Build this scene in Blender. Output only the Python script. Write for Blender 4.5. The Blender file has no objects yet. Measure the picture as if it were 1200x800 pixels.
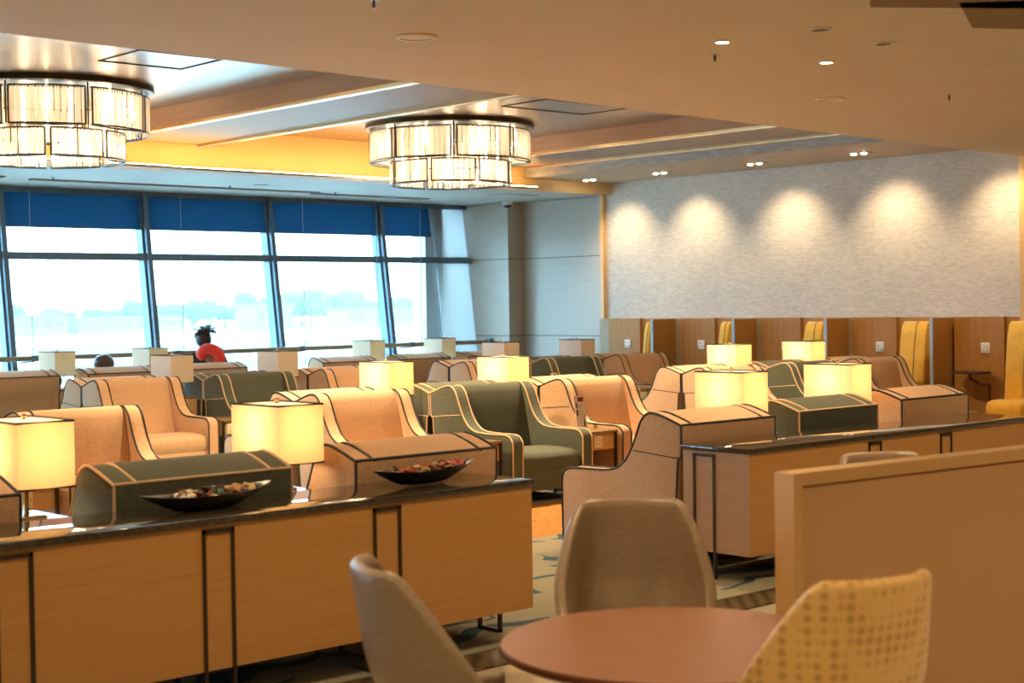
import bpy, bmesh, math, random
from mathutils import Vector, Matrix
rnd = random.Random(7)
SC = bpy.context.scene
COL = SC.collection
PI = math.pi

# ------------------------------------------------------------------ materials
def new_mat(name):
    m = bpy.data.materials.new(name); m.use_nodes = True
    nt = m.node_tree
    for n in list(nt.nodes): nt.nodes.remove(n)
    out = nt.nodes.new('ShaderNodeOutputMaterial')
    return m, nt, out

def pbsdf(nt, color=(.8,.8,.8), rough=.5, metal=0, spec=.5, coat=0):
    b = nt.nodes.new('ShaderNodeBsdfPrincipled')
    b.inputs['Base Color'].default_value = (*color, 1)
    b.inputs['Roughness'].default_value = rough
    b.inputs['Metallic'].default_value = metal
    b.inputs['Specular IOR Level'].default_value = spec
    b.inputs['Coat Weight'].default_value = coat
    return b

def noise_col(nt, c1, c2, scale=(10,10,10), detail=4, lo=.3, hi=.7, obj=True, rough=.6):
    tc = nt.nodes.new('ShaderNodeTexCoord')
    mp = nt.nodes.new('ShaderNodeMapping'); mp.inputs['Scale'].default_value = scale
    nz = nt.nodes.new('ShaderNodeTexNoise'); nz.inputs['Scale'].default_value = 1; nz.inputs['Detail'].default_value = detail
    nz.inputs['Roughness'].default_value = rough
    cr = nt.nodes.new('ShaderNodeValToRGB')
    cr.color_ramp.elements[0].position = lo; cr.color_ramp.elements[0].color = (*c1,1)
    cr.color_ramp.elements[1].position = hi; cr.color_ramp.elements[1].color = (*c2,1)
    L = nt.links
    L.new(tc.outputs['Object'], mp.inputs[0]); L.new(mp.outputs[0], nz.inputs['Vector'])
    L.new(nz.outputs['Fac'], cr.inputs[0])
    return cr.outputs[0], nz.outputs['Fac'], mp

def mat(name, c1, c2=None, scale=(10,10,10), rough=.5, metal=0, spec=.5, bump=0, lo=.3, hi=.7, detail=4, coat=0, bdist=.002, sheen=0):
    m, nt, out = new_mat(name)
    b = pbsdf(nt, c1, rough, metal, spec, coat)
    if c2 is None: c2 = tuple(min(1, x*1.08) for x in c1)
    col, fac, mp = noise_col(nt, c1, c2, scale, detail, lo, hi)
    nt.links.new(col, b.inputs['Base Color'])
    if sheen: b.inputs['Sheen Weight'].default_value = sheen
    if bump:
        bp = nt.nodes.new('ShaderNodeBump'); bp.inputs['Strength'].default_value = bump; bp.inputs['Distance'].default_value = bdist
        nt.links.new(fac, bp.inputs['Height']); nt.links.new(bp.outputs[0], b.inputs['Normal'])
    nt.links.new(b.outputs[0], out.inputs[0])
    return m

def emit_mat(name, color, strength):
    m, nt, out = new_mat(name)
    e = nt.nodes.new('ShaderNodeEmission'); e.inputs[0].default_value = (*color,1); e.inputs[1].default_value = strength
    nt.links.new(e.outputs[0], out.inputs[0]); return m

M = {}
M['tan'] = mat('tan_fabric', (.48,.285,.15), (.72,.455,.27), (110,110,110), .9, spec=.2, bump=.5, sheen=.2)
M['green'] = mat('green_fabric', (.048,.056,.038), (.125,.132,.088), (110,110,110), .9, spec=.2, bump=.5, sheen=.15)
M['dark_pipe'] = mat('dark_piping', (.02,.025,.028), None, rough=.6)
M['tan_pipe'] = mat('tan_piping', (.62,.42,.24), None, rough=.6)
M['leg'] = mat('dark_leg', (.03,.018,.012), (.05,.03,.02), (40,40,5), .35)
M['wood'] = mat('oak_wood', (.40,.20,.055), (.50,.26,.08), (1.5,1.5,60), .42, bump=.08, lo=.25, hi=.75, detail=6)
M['wood_v'] = mat('pod_wood', (.38,.18,.045), (.48,.235,.065), (50,50,1.2), .5, spec=.25, bump=.05, lo=.25, hi=.75, detail=6)
M['wood_box'] = mat('light_wood', (.48,.29,.12), (.56,.35,.15), (3,3,50), .45, lo=.25, hi=.75)
M['table_top_wood'] = mat('side_table_top', (.20,.12,.055), (.27,.17,.08), (40,3,40), .22)
M['bronze'] = mat('dark_bronze', (.045,.035,.022), (.06,.048,.03), (20,20,20), .35, metal=.6)
M['granite'] = mat('dark_granite', (.028,.021,.012), (.085,.065,.038), (60,60,60), .05, spec=.6, lo=.35, hi=.8, detail=8)
M['chrome'] = mat('chrome', (.6,.58,.54), None, rough=.12, metal=1)
M['brass'] = mat('brushed_brass', (.55,.40,.22), None, rough=.25, metal=1)
M['black'] = mat('black_plastic', (.012,.012,.013), None, rough=.4)
M['white'] = mat('white_plastic', (.72,.71,.68), None, rough=.35)
M['cream_plate'] = mat('cream_socket_plate', (.70,.62,.42), None, rough=.35)
M['red'] = mat('red_plastic', (.65,.03,.02), None, rough=.4)
M['ceiling'] = mat('ceiling_plaster', (.60,.515,.36), (.64,.55,.385), (1.5,1.5,1.5), .75, spec=.2)
M['fitting'] = mat('ceiling_fitting', (.66,.58,.42), None, rough=.5)
M['ceiling_white'] = mat('window_ceiling_plaster', (.42,.39,.35), (.46,.43,.385), (1.2,1.2,1.2), .6, spec=.3)
M['coffer'] = mat('satin_coffer_panel', (.30,.20,.12), (.34,.23,.14), (.8,.8,.8), .28, metal=.6, spec=.6)
M['beam'] = mat('beam_veneer', (.27,.20,.14), (.32,.24,.17), (30,1.2,30), .5, spec=.35)
M['beam_side'] = mat('beam_side_veneer', (.42,.24,.14), (.48,.28,.17), (30,1.2,30), .38, spec=.5)
M['fascia'] = mat('fascia_veneer', (.62,.43,.20), (.66,.46,.22), (1,1,12), .5)
M['wallpaper'] = mat('silver_wallpaper', (.36,.335,.31), (.66,.61,.55), (12,10,44), .55, spec=.35, lo=.2, hi=.8, detail=12, bump=.12)
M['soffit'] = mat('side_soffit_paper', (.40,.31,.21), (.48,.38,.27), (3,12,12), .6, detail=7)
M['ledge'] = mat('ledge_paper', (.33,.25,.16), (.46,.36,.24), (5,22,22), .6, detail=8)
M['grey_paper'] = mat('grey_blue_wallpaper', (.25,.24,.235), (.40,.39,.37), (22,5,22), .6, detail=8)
M['panel'] = mat('wall_laminate', (.42,.345,.28), (.49,.405,.33), (1.5,1.5,34), .38, spec=.5, lo=.25, hi=.75, detail=6)
M['seam'] = mat('panel_seam', (.10,.075,.05), None, rough=.7)
M['alu'] = mat('blue_grey_aluminium', (.10,.16,.21), (.12,.18,.235), (3,3,3), .35, metal=.2)
M['alu_light'] = mat('pale_blue_panel', (.34,.46,.55), (.37,.49,.58), (3,3,3), .5)
M['post'] = mat('pale_post', (.5,.55,.6), None, rough=.6)
M['rail'] = mat('rail_wood', (.22,.15,.10), (.28,.19,.12), (2,30,30), .35)
M['yellow'] = mat('mustard_velvet', (.72,.38,.015), (.85,.48,.03), (14,14,14), .7, sheen=.5, bump=.1)
M['grey_leather'] = mat('taupe_leather', (.25,.17,.10), (.32,.225,.135), (25,25,90), .38, spec=.6, bump=.3)
M['copper_top'] = mat('copper_brown_laminate', (.30,.135,.07), (.33,.15,.08), (8,8,8), .33, spec=.5)
M['copper_edge'] = mat('dark_red_edge', (.13,.035,.018), None, rough=.3)
M['part_fabric'] = mat('partition_vinyl', (.60,.34,.15), (.65,.38,.17), (160,160,160), .6, bump=.12)
M['part_frame'] = mat('partition_frame', (.66,.39,.14), (.72,.44,.165), (2,2,40), .4)
M['baffle'] = mat('dark_baffle_wood', (.16,.085,.028), (.20,.11,.038), (3,40,40), .45)
M['baffle_edge'] = mat('baffle_edge', (.42,.26,.17), None, rough=.45)
M['bowl'] = mat('black_bowl', (.012,.014,.016), (.02,.022,.024), (20,20,20), .32)
M['hair'] = mat('dark_hair', (.012,.008,.008), (.05,.03,.025), (80,80,8), .45)
M['brown_hair'] = mat('brown_hair', (.05,.025,.018), (.10,.055,.04), (120,120,6), .4)
M['skin'] = mat('skin', (.50,.25,.15), (.54,.28,.17), (20,20,20), .5)
M['jacket'] = mat('dark_jacket', (.02,.022,.035), (.035,.03,.04), (60,60,60), .8)
M['greycloth'] = mat('grey_cloth', (.30,.33,.36), None, rough=.85)
M['pillow'] = mat('red_pillow', (.78,.028,.012), (.85,.045,.02), (40,40,40), .75, sheen=.3)
M['paper'] = mat('menu_paper', (.74,.66,.60), None, rough=.5)
M['menu_red'] = mat('menu_red', (.25,.02,.025), None, rough=.5)
M['hazegrass'] = mat('airfield_grass', (.06,.085,.035), (.075,.10,.045), (.02,.02,.02), .9)
M['concrete'] = mat('apron_concrete', (.5,.5,.47), (.55,.55,.52), (.05,.05,.05), .8)
M['tree'] = mat('distant_foliage', (.02,.035,.012), (.04,.06,.02), (.3,.3,.3), .9)
M['bldg'] = mat('pale_building', (.12,.11,.10), None, rough=.7)
M['bldg_win'] = mat('building_window', (.08,.1,.12), None, rough=.2)

def led(name, c, s): return emit_mat(name, c, s)
M['led'] = led('warm_led', (1,.58,.20), 22)
M['lamp_on'] = led('lit_lens', (1,.80,.50), 26)
M['spot_lens'] = led('lit_spot_lens', (1,.88,.66), 30)
M['bulb'] = led('bulb_glass', (1,.78,.48), 9)

def glass_pane():
    m, nt, out = new_mat('window_glass')
    t = nt.nodes.new('ShaderNodeBsdfTransparent'); t.inputs[0].default_value = (.94,.97,.98,1)
    g = nt.nodes.new('ShaderNodeBsdfGlossy'); g.inputs['Roughness'].default_value = .02
    mx = nt.nodes.new('ShaderNodeMixShader'); mx.inputs[0].default_value = .05
    nt.links.new(t.outputs[0], mx.inputs[1]); nt.links.new(g.outputs[0], mx.inputs[2]); nt.links.new(mx.outputs[0], out.inputs[0])
    return m
M['glass'] = glass_pane()

def translucent(name, refl, trans, fac, rough=.6, sheer=0):
    m, nt, out = new_mat(name)
    d = nt.nodes.new('ShaderNodeBsdfDiffuse'); d.inputs[0].default_value = (*refl,1)
    t = nt.nodes.new('ShaderNodeBsdfTranslucent'); t.inputs[0].default_value = (*trans,1)
    mx = nt.nodes.new('ShaderNodeMixShader'); mx.inputs[0].default_value = fac
    nt.links.new(d.outputs[0], mx.inputs[1]); nt.links.new(t.outputs[0], mx.inputs[2])
    last = mx
    if sheer:
        tr = nt.nodes.new('ShaderNodeBsdfTransparent')
        m2 = nt.nodes.new('ShaderNodeMixShader'); m2.inputs[0].default_value = sheer
        nt.links.new(mx.outputs[0], m2.inputs[1]); nt.links.new(tr.outputs[0], m2.inputs[2]); last = m2
    nt.links.new(last.outputs[0], out.inputs[0]); return m
M['shade'] = translucent('parchment_shade', (.86,.75,.66), (.95,.68,.40), .5)
M['frosted'] = translucent('frosted_glass', (.45,.5,.52), (.5,.52,.53), .6, sheer=.34)
M['blind'] = translucent('blue_roller_blind', (.03,.07,.11), (.07,.17,.26), .6)

def rods():
    m, nt, out = new_mat('crystal_rods')
    t = nt.nodes.new('ShaderNodeBsdfTranslucent'); t.inputs[0].default_value = (.88,.76,.63,1)
    g = nt.nodes.new('ShaderNodeBsdfGlossy'); g.inputs['Roughness'].default_value = .18; g.inputs[0].default_value = (.95,.9,.85,1)
    tr = nt.nodes.new('ShaderNodeBsdfTransparent'); tr.inputs[0].default_value = (.98,.95,.9,1)
    a = nt.nodes.new('ShaderNodeMixShader'); a.inputs[0].default_value = .35
    b = nt.nodes.new('ShaderNodeMixShader'); b.inputs[0].default_value = .25
    L = nt.links
    L.new(t.outputs[0], a.inputs[1]); L.new(g.outputs[0], a.inputs[2]); L.new(a.outputs[0], b.inputs[1]); L.new(tr.outputs[0], b.inputs[2]); L.new(b.outputs[0], out.inputs[0])
    return m
M['rods'] = rods()

def gold_pattern():
    m, nt, out = new_mat('gold_honeycomb_fabric')
    b = pbsdf(nt, (.6,.36,.1), .55, spec=.4); b.inputs['Sheen Weight'].default_value = .3
    tc = nt.nodes.new('ShaderNodeTexCoord')
    v = nt.nodes.new('ShaderNodeTexVoronoi'); v.inputs['Scale'].default_value = 32; v.inputs['Randomness'].default_value = .12
    cr = nt.nodes.new('ShaderNodeValToRGB')
    cr.color_ramp.elements[0].position = .25; cr.color_ramp.elements[0].color = (.55,.31,.08,1)
    cr.color_ramp.elements[1].position = .50; cr.color_ramp.elements[1].color = (.80,.50,.16,1)
    L = nt.links
    L.new(tc.outputs['Object'], v.inputs['Vector']); L.new(v.outputs['Distance'], cr.inputs[0]); L.new(cr.outputs[0], b.inputs['Base Color'])
    bp = nt.nodes.new('ShaderNodeBump'); bp.inputs['Strength'].default_value = .4; bp.inputs['Distance'].default_value = .004
    L.new(v.outputs['Distance'], bp.inputs['Height']); L.new(bp.outputs[0], b.inputs['Normal']); L.new(b.outputs[0], out.inputs[0])
    return m
M['gold'] = gold_pattern()

def carpet_mat():
    m, nt, out = new_mat('patterned_carpet')
    b = pbsdf(nt, (.5,.42,.3), .95, spec=.1)
    L = nt.links
    tc = nt.nodes.new('ShaderNodeTexCoord')
    # warped wave lines in blue on cream, broken up into dashes
    nz = nt.nodes.new('ShaderNodeTexNoise'); nz.inputs['Scale'].default_value = 1.6; nz.inputs['Detail'].default_value = 1
    L.new(tc.outputs['Object'], nz.inputs['Vector'])
    mixv = nt.nodes.new('ShaderNodeMixRGB'); mixv.inputs[0].default_value = .45
    L.new(tc.outputs['Object'], mixv.inputs[1]); L.new(nz.outputs['Color'], mixv.inputs[2])
    w = nt.nodes.new('ShaderNodeTexWave'); w.wave_type = 'BANDS'; w.bands_direction = 'Y'
    w.inputs['Scale'].default_value = 1.9; w.inputs['Distortion'].default_value = 3.2; w.inputs['Detail'].default_value = 0
    L.new(mixv.outputs[0], w.inputs['Vector'])
    c1 = nt.nodes.new('ShaderNodeValToRGB'); c1.color_ramp.interpolation = 'CONSTANT'
    c1.color_ramp.elements[0].color = (0,0,0,1); c1.color_ramp.elements[1].position = .60; c1.color_ramp.elements[1].color = (1,1,1,1)
    L.new(w.outputs['Fac'], c1.inputs[0])
    br = nt.nodes.new('ShaderNodeTexBrick'); br.inputs['Scale'].default_value = 1.0; br.offset = .5; br.inputs['Brick Width'].default_value = .62; br.inputs['Row Height'].default_value = .34
    br.inputs['Mortar Size'].default_value = .045; br.inputs['Color1'].default_value = (1,1,1,1); br.inputs['Color2'].default_value = (1,1,1,1); br.inputs['Mortar'].default_value = (0,0,0,1)
    L.new(mixv.outputs[0], br.inputs['Vector'])
    mk = nt.nodes.new('ShaderNodeMixRGB'); mk.blend_type = 'MULTIPLY'; mk.inputs[0].default_value = 1
    L.new(c1.outputs[0], mk.inputs[1]); L.new(br.outputs['Color'], mk.inputs[2])
    cc = nt.nodes.new('ShaderNodeMixRGB'); cc.inputs[1].default_value = (.25,.225,.155,1); cc.inputs[2].default_value = (.045,.085,.105,1)
    L.new(mk.outputs[0], cc.inputs[0])
    # rust coloured band with fine swirls
    w2 = nt.nodes.new('ShaderNodeTexWave'); w2.wave_type = 'RINGS'; w2.inputs['Scale'].default_value = 9; w2.inputs['Distortion'].default_value = 9; w2.inputs['Detail'].default_value = 1
    L.new(tc.outputs['Object'], w2.inputs['Vector'])
    c2 = nt.nodes.new('ShaderNodeValToRGB'); c2.color_ramp.elements[0].color = (.20,.065,.012,1); c2.color_ramp.elements[1].color = (.50,.25,.07,1)
    L.new(w2.outputs['Fac'], c2.inputs[0])
    sx = nt.nodes.new('ShaderNodeSeparateXYZ'); L.new(tc.outputs['Object'], sx.inputs[0])
    gt = nt.nodes.new('ShaderNodeMath'); gt.operation = 'ABSOLUTE'
    ad = nt.nodes.new('ShaderNodeMath'); ad.operation = 'SUBTRACT'; ad.inputs[1].default_value = 8.75
    L.new(sx.outputs['Y'], ad.inputs[0])
    L.new(ad.outputs[0], gt.inputs[0])
    g2 = nt.nodes.new('ShaderNodeMath'); g2.operation = 'LESS_THAN'; g2.inputs[1].default_value = .68
    L.new(gt.outputs[0], g2.inputs[0])
    mx = nt.nodes.new('ShaderNodeMixRGB'); L.new(g2.outputs[0], mx.inputs[0]); L.new(cc.outputs[0], mx.inputs[1]); L.new(c2.outputs[0], mx.inputs[2])
    L.new(mx.outputs[0], b.inputs['Base Color'])
    L.new(b.outputs[0], out.inputs[0]); return m
M['carpet'] = carpet_mat()

def tile_mat():
    m, nt, out = new_mat('polished_stone_tile')
    b = pbsdf(nt, (.42,.36,.26), .08, spec=.6)
    L = nt.links
    tc = nt.nodes.new('ShaderNodeTexCoord')
    br = nt.nodes.new('ShaderNodeTexBrick'); br.inputs['Scale'].default_value = 1; br.offset = 0
    br.inputs['Mortar Size'].default_value = .004; br.inputs['Brick Width'].default_value = .8; br.inputs['Row Height'].default_value = .8
    br.inputs['Color1'].default_value = (.40,.34,.245,1); br.inputs['Color2'].default_value = (.44,.375,.27,1); br.inputs['Mortar'].default_value = (.2,.17,.12,1)
    L.new(tc.outputs['Object'], br.inputs['Vector']); L.new(br.outputs['Color'], b.inputs['Base Color']); L.new(b.outputs[0], out.inputs[0]); return m
M['tile'] = tile_mat()
def border_mat():
    m, nt, out = new_mat('mosaic_border')
    b = pbsdf(nt, (.1,.08,.05), .25)
    tc = nt.nodes.new('ShaderNodeTexCoord'); ck = nt.nodes.new('ShaderNodeTexChecker'); ck.inputs['Scale'].default_value = 18
    ck.inputs['Color1'].default_value = (.05,.033,.018,1); ck.inputs['Color2'].default_value = (.12,.085,.04,1)
    nt.links.new(tc.outputs['Object'], ck.inputs['Vector']); nt.links.new(ck.outputs['Color'], b.inputs['Base Color']); nt.links.new(b.outputs[0], out.inputs[0]); return m
M['border'] = border_mat()

# ------------------------------------------------------------------ mesh helpers
def finish(name, bm, m, parent=None, angle=35, loc=None, smooth=True):
    me = bpy.data.meshes.new(name)
    bmesh.ops.recalc_face_normals(bm, faces=bm.faces)
    if smooth:
        for f in bm.faces: f.smooth = True
    bm.to_mesh(me); bm.free()
    if smooth:
        try: me.set_sharp_from_angle(angle=math.radians(angle))
        except Exception: pass
    mats = m if isinstance(m, (list,tuple)) else [m]
    for x in mats: me.materials.append(x)
    o = bpy.data.objects.new(name, me); COL.objects.link(o)
    if parent: o.parent = parent
    if loc: o.location = loc
    return o

def NB(): return bmesh.new()

def box(bm, x0, x1, y0, y1, z0, z1, bev=0, seg=2, mi=0, rot=None):
    t = bmesh.new()
    bmesh.ops.create_cube(t, size=1)
    for v in t.verts:
        v.co = Vector(((x0+x1)/2 + v.co.x*(x1-x0), (y0+y1)/2 + v.co.y*(y1-y0), (z0+z1)/2 + v.co.z*(z1-z0)))
    if bev: bmesh.ops.bevel(t, geom=t.edges[:], offset=bev, segments=seg, affect='EDGES', profile=.5)
    if rot: bmesh.ops.transform(t, matrix=rot, verts=t.verts)
    merge(bm, t, mi)

def merge(bm, t, mi=0):
    me = bpy.data.meshes.new('tmp')
    for f in t.faces: f.material_index = mi
    t.to_mesh(me); t.free()
    bm.from_mesh(me); bpy.data.meshes.remove(me)

def cyl(bm, c, r, z0, z1, seg=24, r2=None, bev=0, mi=0):
    t = bmesh.new()
    bmesh.ops.create_cone(t, cap_ends=True, segments=seg, radius1=r, radius2=r if r2 is None else r2, depth=z1-z0)
    bmesh.ops.translate(t, vec=(c[0], c[1], (z0+z1)/2), verts=t.verts)
    if bev:
        es = [e for e in t.edges if abs(e.verts[0].co.z - e.verts[1].co.z) < 1e-6]
        bmesh.ops.bevel(t, geom=es, offset=bev, segments=2, affect='EDGES')
    merge(bm, t, mi)

def sph(bm, c, r, sub=2, mi=0, sc=(1,1,1)):
    t = bmesh.new(); bmesh.ops.create_uvsphere(t, u_segments=16, v_segments=10, radius=r)
    for v in t.verts: v.co = Vector((c[0]+v.co.x*sc[0], c[1]+v.co.y*sc[1], c[2]+v.co.z*sc[2]))
    merge(bm, t, mi)

def tube(bm, pts, r, seg=8, closed=False, mi=0):
    pts = [Vector(p) for p in pts]; n = len(pts)
    rings = []
    prev = None
    for i, p in enumerate(pts):
        if closed: d = pts[(i+1) % n] - pts[i-1]
        else: d = pts[min(i+1,n-1)] - pts[max(i-1,0)]
        d.normalize()
        if prev is None:
            up = Vector((0,0,1)) if abs(d.z) < .9 else Vector((1,0,0))
            a = d.cross(up).normalized()
        else:
            a = (prev - d*prev.dot(d)).normalized()
        prev = a
        b = d.cross(a).normalized()
        rings.append([bm.verts.new(p + (a*math.cos(2*PI*k/seg) + b*math.sin(2*PI*k/seg))*r) for k in range(seg)])
    m = n if closed else n-1
    for i in range(m):
        A, B = rings[i], rings[(i+1) % n]
        for k in range(seg):
            f = bm.faces.new((A[k], A[(k+1)%seg], B[(k+1)%seg], B[k])); f.material_index = mi
    if not closed:
        bm.faces.new(rings[0]).material_index = mi; bm.faces.new(rings[-1][::-1]).material_index = mi

def prism_x(bm, prof, x0, x1, bev=0, seg=3, mi=0):
    """outline in (y,z) extruded along x, optionally rounded on the two long rims"""
    t = bmesh.new()
    A = [t.verts.new((x0, y, z)) for y, z in prof]; B = [t.verts.new((x1, y, z)) for y, z in prof]
    n = len(prof)
    t.faces.new(A[::-1]); t.faces.new(B)
    for i in range(n): t.faces.new((A[i], A[(i+1)%n], B[(i+1)%n], B[i]))
    bmesh.ops.recalc_face_normals(t, faces=t.faces)
    if bev:
        es = [e for e in t.edges if abs(e.verts[0].co.x - e.verts[1].co.x) < 1e-6]
        bmesh.ops.bevel(t, geom=es, offset=bev, segments=seg, affect='EDGES', profile=.5)
    merge(bm, t, mi)

def prism_z(bm, poly, z0, z1, bev=0, mi=0):
    t = bmesh.new()
    A = [t.verts.new((x, y, z0)) for x, y in poly]; B = [t.verts.new((x, y, z1)) for x, y in poly]
    n = len(poly)
    t.faces.new(A[::-1]); t.faces.new(B)
    for i in range(n): t.faces.new((A[i], A[(i+1)%n], B[(i+1)%n], B[i]))
    bmesh.ops.recalc_face_normals(t, faces=t.faces)
    if bev: bmesh.ops.bevel(t, geom=t.edges[:], offset=bev, segments=2, affect='EDGES')
    merge(bm, t, mi)

def smooth_line(pts, n=6):
    """Catmull-Rom through 2-D or 3-D points"""
    P = [Vector(p) for p in pts]; out = []
    for i in range(len(P)-1):
        p0, p1, p2, p3 = P[max(i-1,0)], P[i], P[i+1], P[min(i+2,len(P)-1)]
        for k in range(n):
            t = k/n
            out.append(.5*((2*p1) + (p2-p0)*t + (2*p0-5*p1+4*p2-p3)*t*t + (3*p1-p0-3*p2+p3)*t**3))
    out.append(P[-1]); return out

def thing(name, label, cat, loc=(0,0,0), rz=0, group=None):
    o = bpy.data.objects.new(name, None); COL.objects.link(o)
    o.empty_display_size = .1
    o.location = loc; o.rotation_euler = (0,0,rz)
    o['label'] = label; o['category'] = cat
    if group: o['group'] = group
    return o
def tag(o, label, cat, group=None, kind=None):
    o['label'] = label; o['category'] = cat
    if group: o['group'] = group
    if kind: o['kind'] = kind
    return o
def struct(o, label=None, cat=None):
    o['kind'] = 'structure'
    if label: o['label'] = label; o['category'] = cat
    return o
def kids(o, table):
    return table.get(o.name, [])
def dup(root, loc, rz=0, label=None, group=None):
    r = root.copy(); COL.objects.link(r); r.location = loc; r.rotation_euler = (0,0,rz)
    if label: r['label'] = label
    if group: r['group'] = group
    for ch in list(root.children):
        c = ch.copy(); COL.objects.link(c); c.parent = r
        for g in list(ch.children):
            d = g.copy(); COL.objects.link(d); d.parent = c
    return r

# ------------------------------------------------------------------ setting
H = 1.7
def plain(name, x0,x1,y0,y1,z0,z1, m, label=None, cat=None, bev=0):
    b = NB(); box(b, x0,x1,y0,y1,z0,z1, bev); o = finish(name, b, m, smooth=False); return struct(o, label, cat)

XL, XR, YB = -9.0, 17.2, -4.0
# floor: polished stone near the camera, mosaic border, carpet beyond
b = NB(); box(b, XL, XR, YB, 19.7, -.3, -.002); struct(finish('floor', b, M['tile'], smooth=False), 'polished cream stone floor under the round table', 'floor')
b = NB(); box(b, XL, XR-.0, 5.62, 18.98, -.02, .012); struct(finish('floor_carpet', b, M['carpet'], smooth=False), 'cream and blue patterned carpet with rust swirls between the armchairs', 'carpet')
b = NB(); box(b, XL, XR-.0, 5.36, 5.62, -.02, .008); struct(finish('floor_border', b, M['border'], smooth=False), 'brown mosaic border strip between stone floor and carpet', 'floor border')

# near ceiling, far window ceiling, right hand soffit
b = NB(); prism_z(b, [(XL,YB),(XR+.3,YB),(XR+.3,9.36),(XL,8.33)], 3.37, 4.4); struct(finish('ceiling', b, M['ceiling'], smooth=False), 'warm cream plaster ceiling over the foreground', 'ceiling')
b = NB(); prism_z(b, [(XL,16.15),(XR+.3,16.45),(XR+.3,20.2),(XL,20.2)], 3.37, 4.4, mi=0)
o = finish('ceiling_window', b, [M['ceiling_white'], M['fascia']], smooth=False)
for p in o.data.polygons:
    if abs(p.normal.z) < .3 and p.normal.y < -.5: p.material_index = 1
struct(o, 'pale lowered ceiling strip in front of the windows with glowing veneer fascia', 'ceiling')
b = NB(); prism_z(b, [(15.37,8.0),(XR+.3,8.0),(XR+.3,16.5),(15.37,16.5)], 3.55, 4.4)
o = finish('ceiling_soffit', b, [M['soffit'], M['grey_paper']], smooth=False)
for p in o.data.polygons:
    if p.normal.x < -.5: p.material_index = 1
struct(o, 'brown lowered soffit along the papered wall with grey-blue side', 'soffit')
b = NB(); box(b, XL, XR+.3, 8.0, 17, 3.9, 4.4); struct(finish('ceiling_coffer', b, M['coffer'], smooth=False), 'satin bronze coffered ceiling around the chandeliers', 'ceiling')
# beams
def beam(x0, x1, y0=8.2, y1=16.3, z=3.70, label=''):
    t = thing('ceiling_beam', label, 'beam', (x0, y0, z)); t['kind'] = 'structure'
    b = NB(); box(b, 0, x1-x0, 0, y1-y0, 0, .22); o = finish('beam_body', b, [M['beam'], M['beam_side']], t, smooth=False)
    for p in o.data.polygons:
        if abs(p.normal.x) > .5: p.material_index = 1
    for xx, nm in ((0.0, 'edge_trim'), (x1-x0-.10, 'edge_trim')):
        b = NB(); box(b, xx, xx+.10, 0, y1-y0, -.03, 0.0); finish(nm, b, M['brass'], t, smooth=False)
        b = NB(); box(b, xx+.02, xx+.045, 0, y1-y0, -.033, -.028); finish('glint_strip', b, M['trim_glint'], t, smooth=False)  # faintly glowing strip imitates the highlight reflected along the metal trim
    return t
M['trim_glint'] = led('glowing_trim_glint', (1,.78,.52), .35)
beam(8.56, 9.93, label='wide brown ceiling beam with bronze edges between the two chandeliers')
beam(13.95, 15.37, label='brown ceiling beam with bronze edges right of the second chandelier')
beam(3.3, 4.6, label='brown ceiling beam left of the first chandelier')
# cove light along the foot of the far fascia
for i, (x0, x1) in enumerate(((-6,-2.0),(-2.0,4.0),(4.0,9.3),(9.3,15.3))):
    b = NB(); yy = 16.15 + (x0+x1)/2*0.0111 + .08
    box(b, x0, x1, yy-.32, yy-.16, 3.36, 3.385); box(b, x0, x1, yy-.33, yy-.322, 3.36, 3.39)
    struct(finish('trim_%d' % (i+1), b, M['ceiling_white'], smooth=False), 'cove ledge below the fascia, bay %s from the left' % ('one','two','three','four')[i], 'cove')
    b = NB(); box(b, x0, x1, yy-.30, yy-.26, 3.386, 3.40)
    tag(finish('cove_light', b, M['led'], smooth=False), 'warm strip light in the cove of the far ceiling edge, stretch %s from the left' % ('one','two','three','four')[i], 'strip light')

# walls
plain('wall_behind', XL-.2, XR+.3, YB-.2, YB, 0, 3.4, M['ceiling'])
plain('wall_left', XL-.2, XL, YB, 20, 0, 3.95, M['ceiling'])
plain('wall_right', 17.2, 17.4, YB, 16.55, 0, 3.6, M['wallpaper'], 'mottled silver grey papered wall lit by ceiling spots', 'wall')
plain('trim_5', 17.14, 17.2, 16.55, 16.62, 0, 3.5, M['part_frame'], 'thin bronze trim at the end of the papered wall', 'trim')
plain('trim_6', 16.9, 17.2, 9.05, 9.42, 0, 3.5, M['part_frame'], 'tan pilaster at the right end of the papered wall', 'pilaster')
def panelled(name, x0,x1,y0,y1, label, seams=(.62,1.14,2.42)):
    b = NB(); zz = [0, *seams, 3.37]
    box(b, x0+.004, x1-.004, y0+.004, y1-.004, 0, 3.37, mi=1)
    for a, c in zip(zz[:-1], zz[1:]): box(b, x0, x1, y0, y1, a+.006, c-.006)
    return struct(finish(name, b, [M['panel'], M['seam']], smooth=False), label, 'wall')
panelled('wall_far', 17.18, 17.5, 16.62, 18.42, 'laminate wall panels between the column and the papered wall', (1.2, 2.45))
panelled('wall_column', 16.86, 17.6, 18.42, 20.2, 'laminate clad column beside the last window', (1.2, 2.45))

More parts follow.
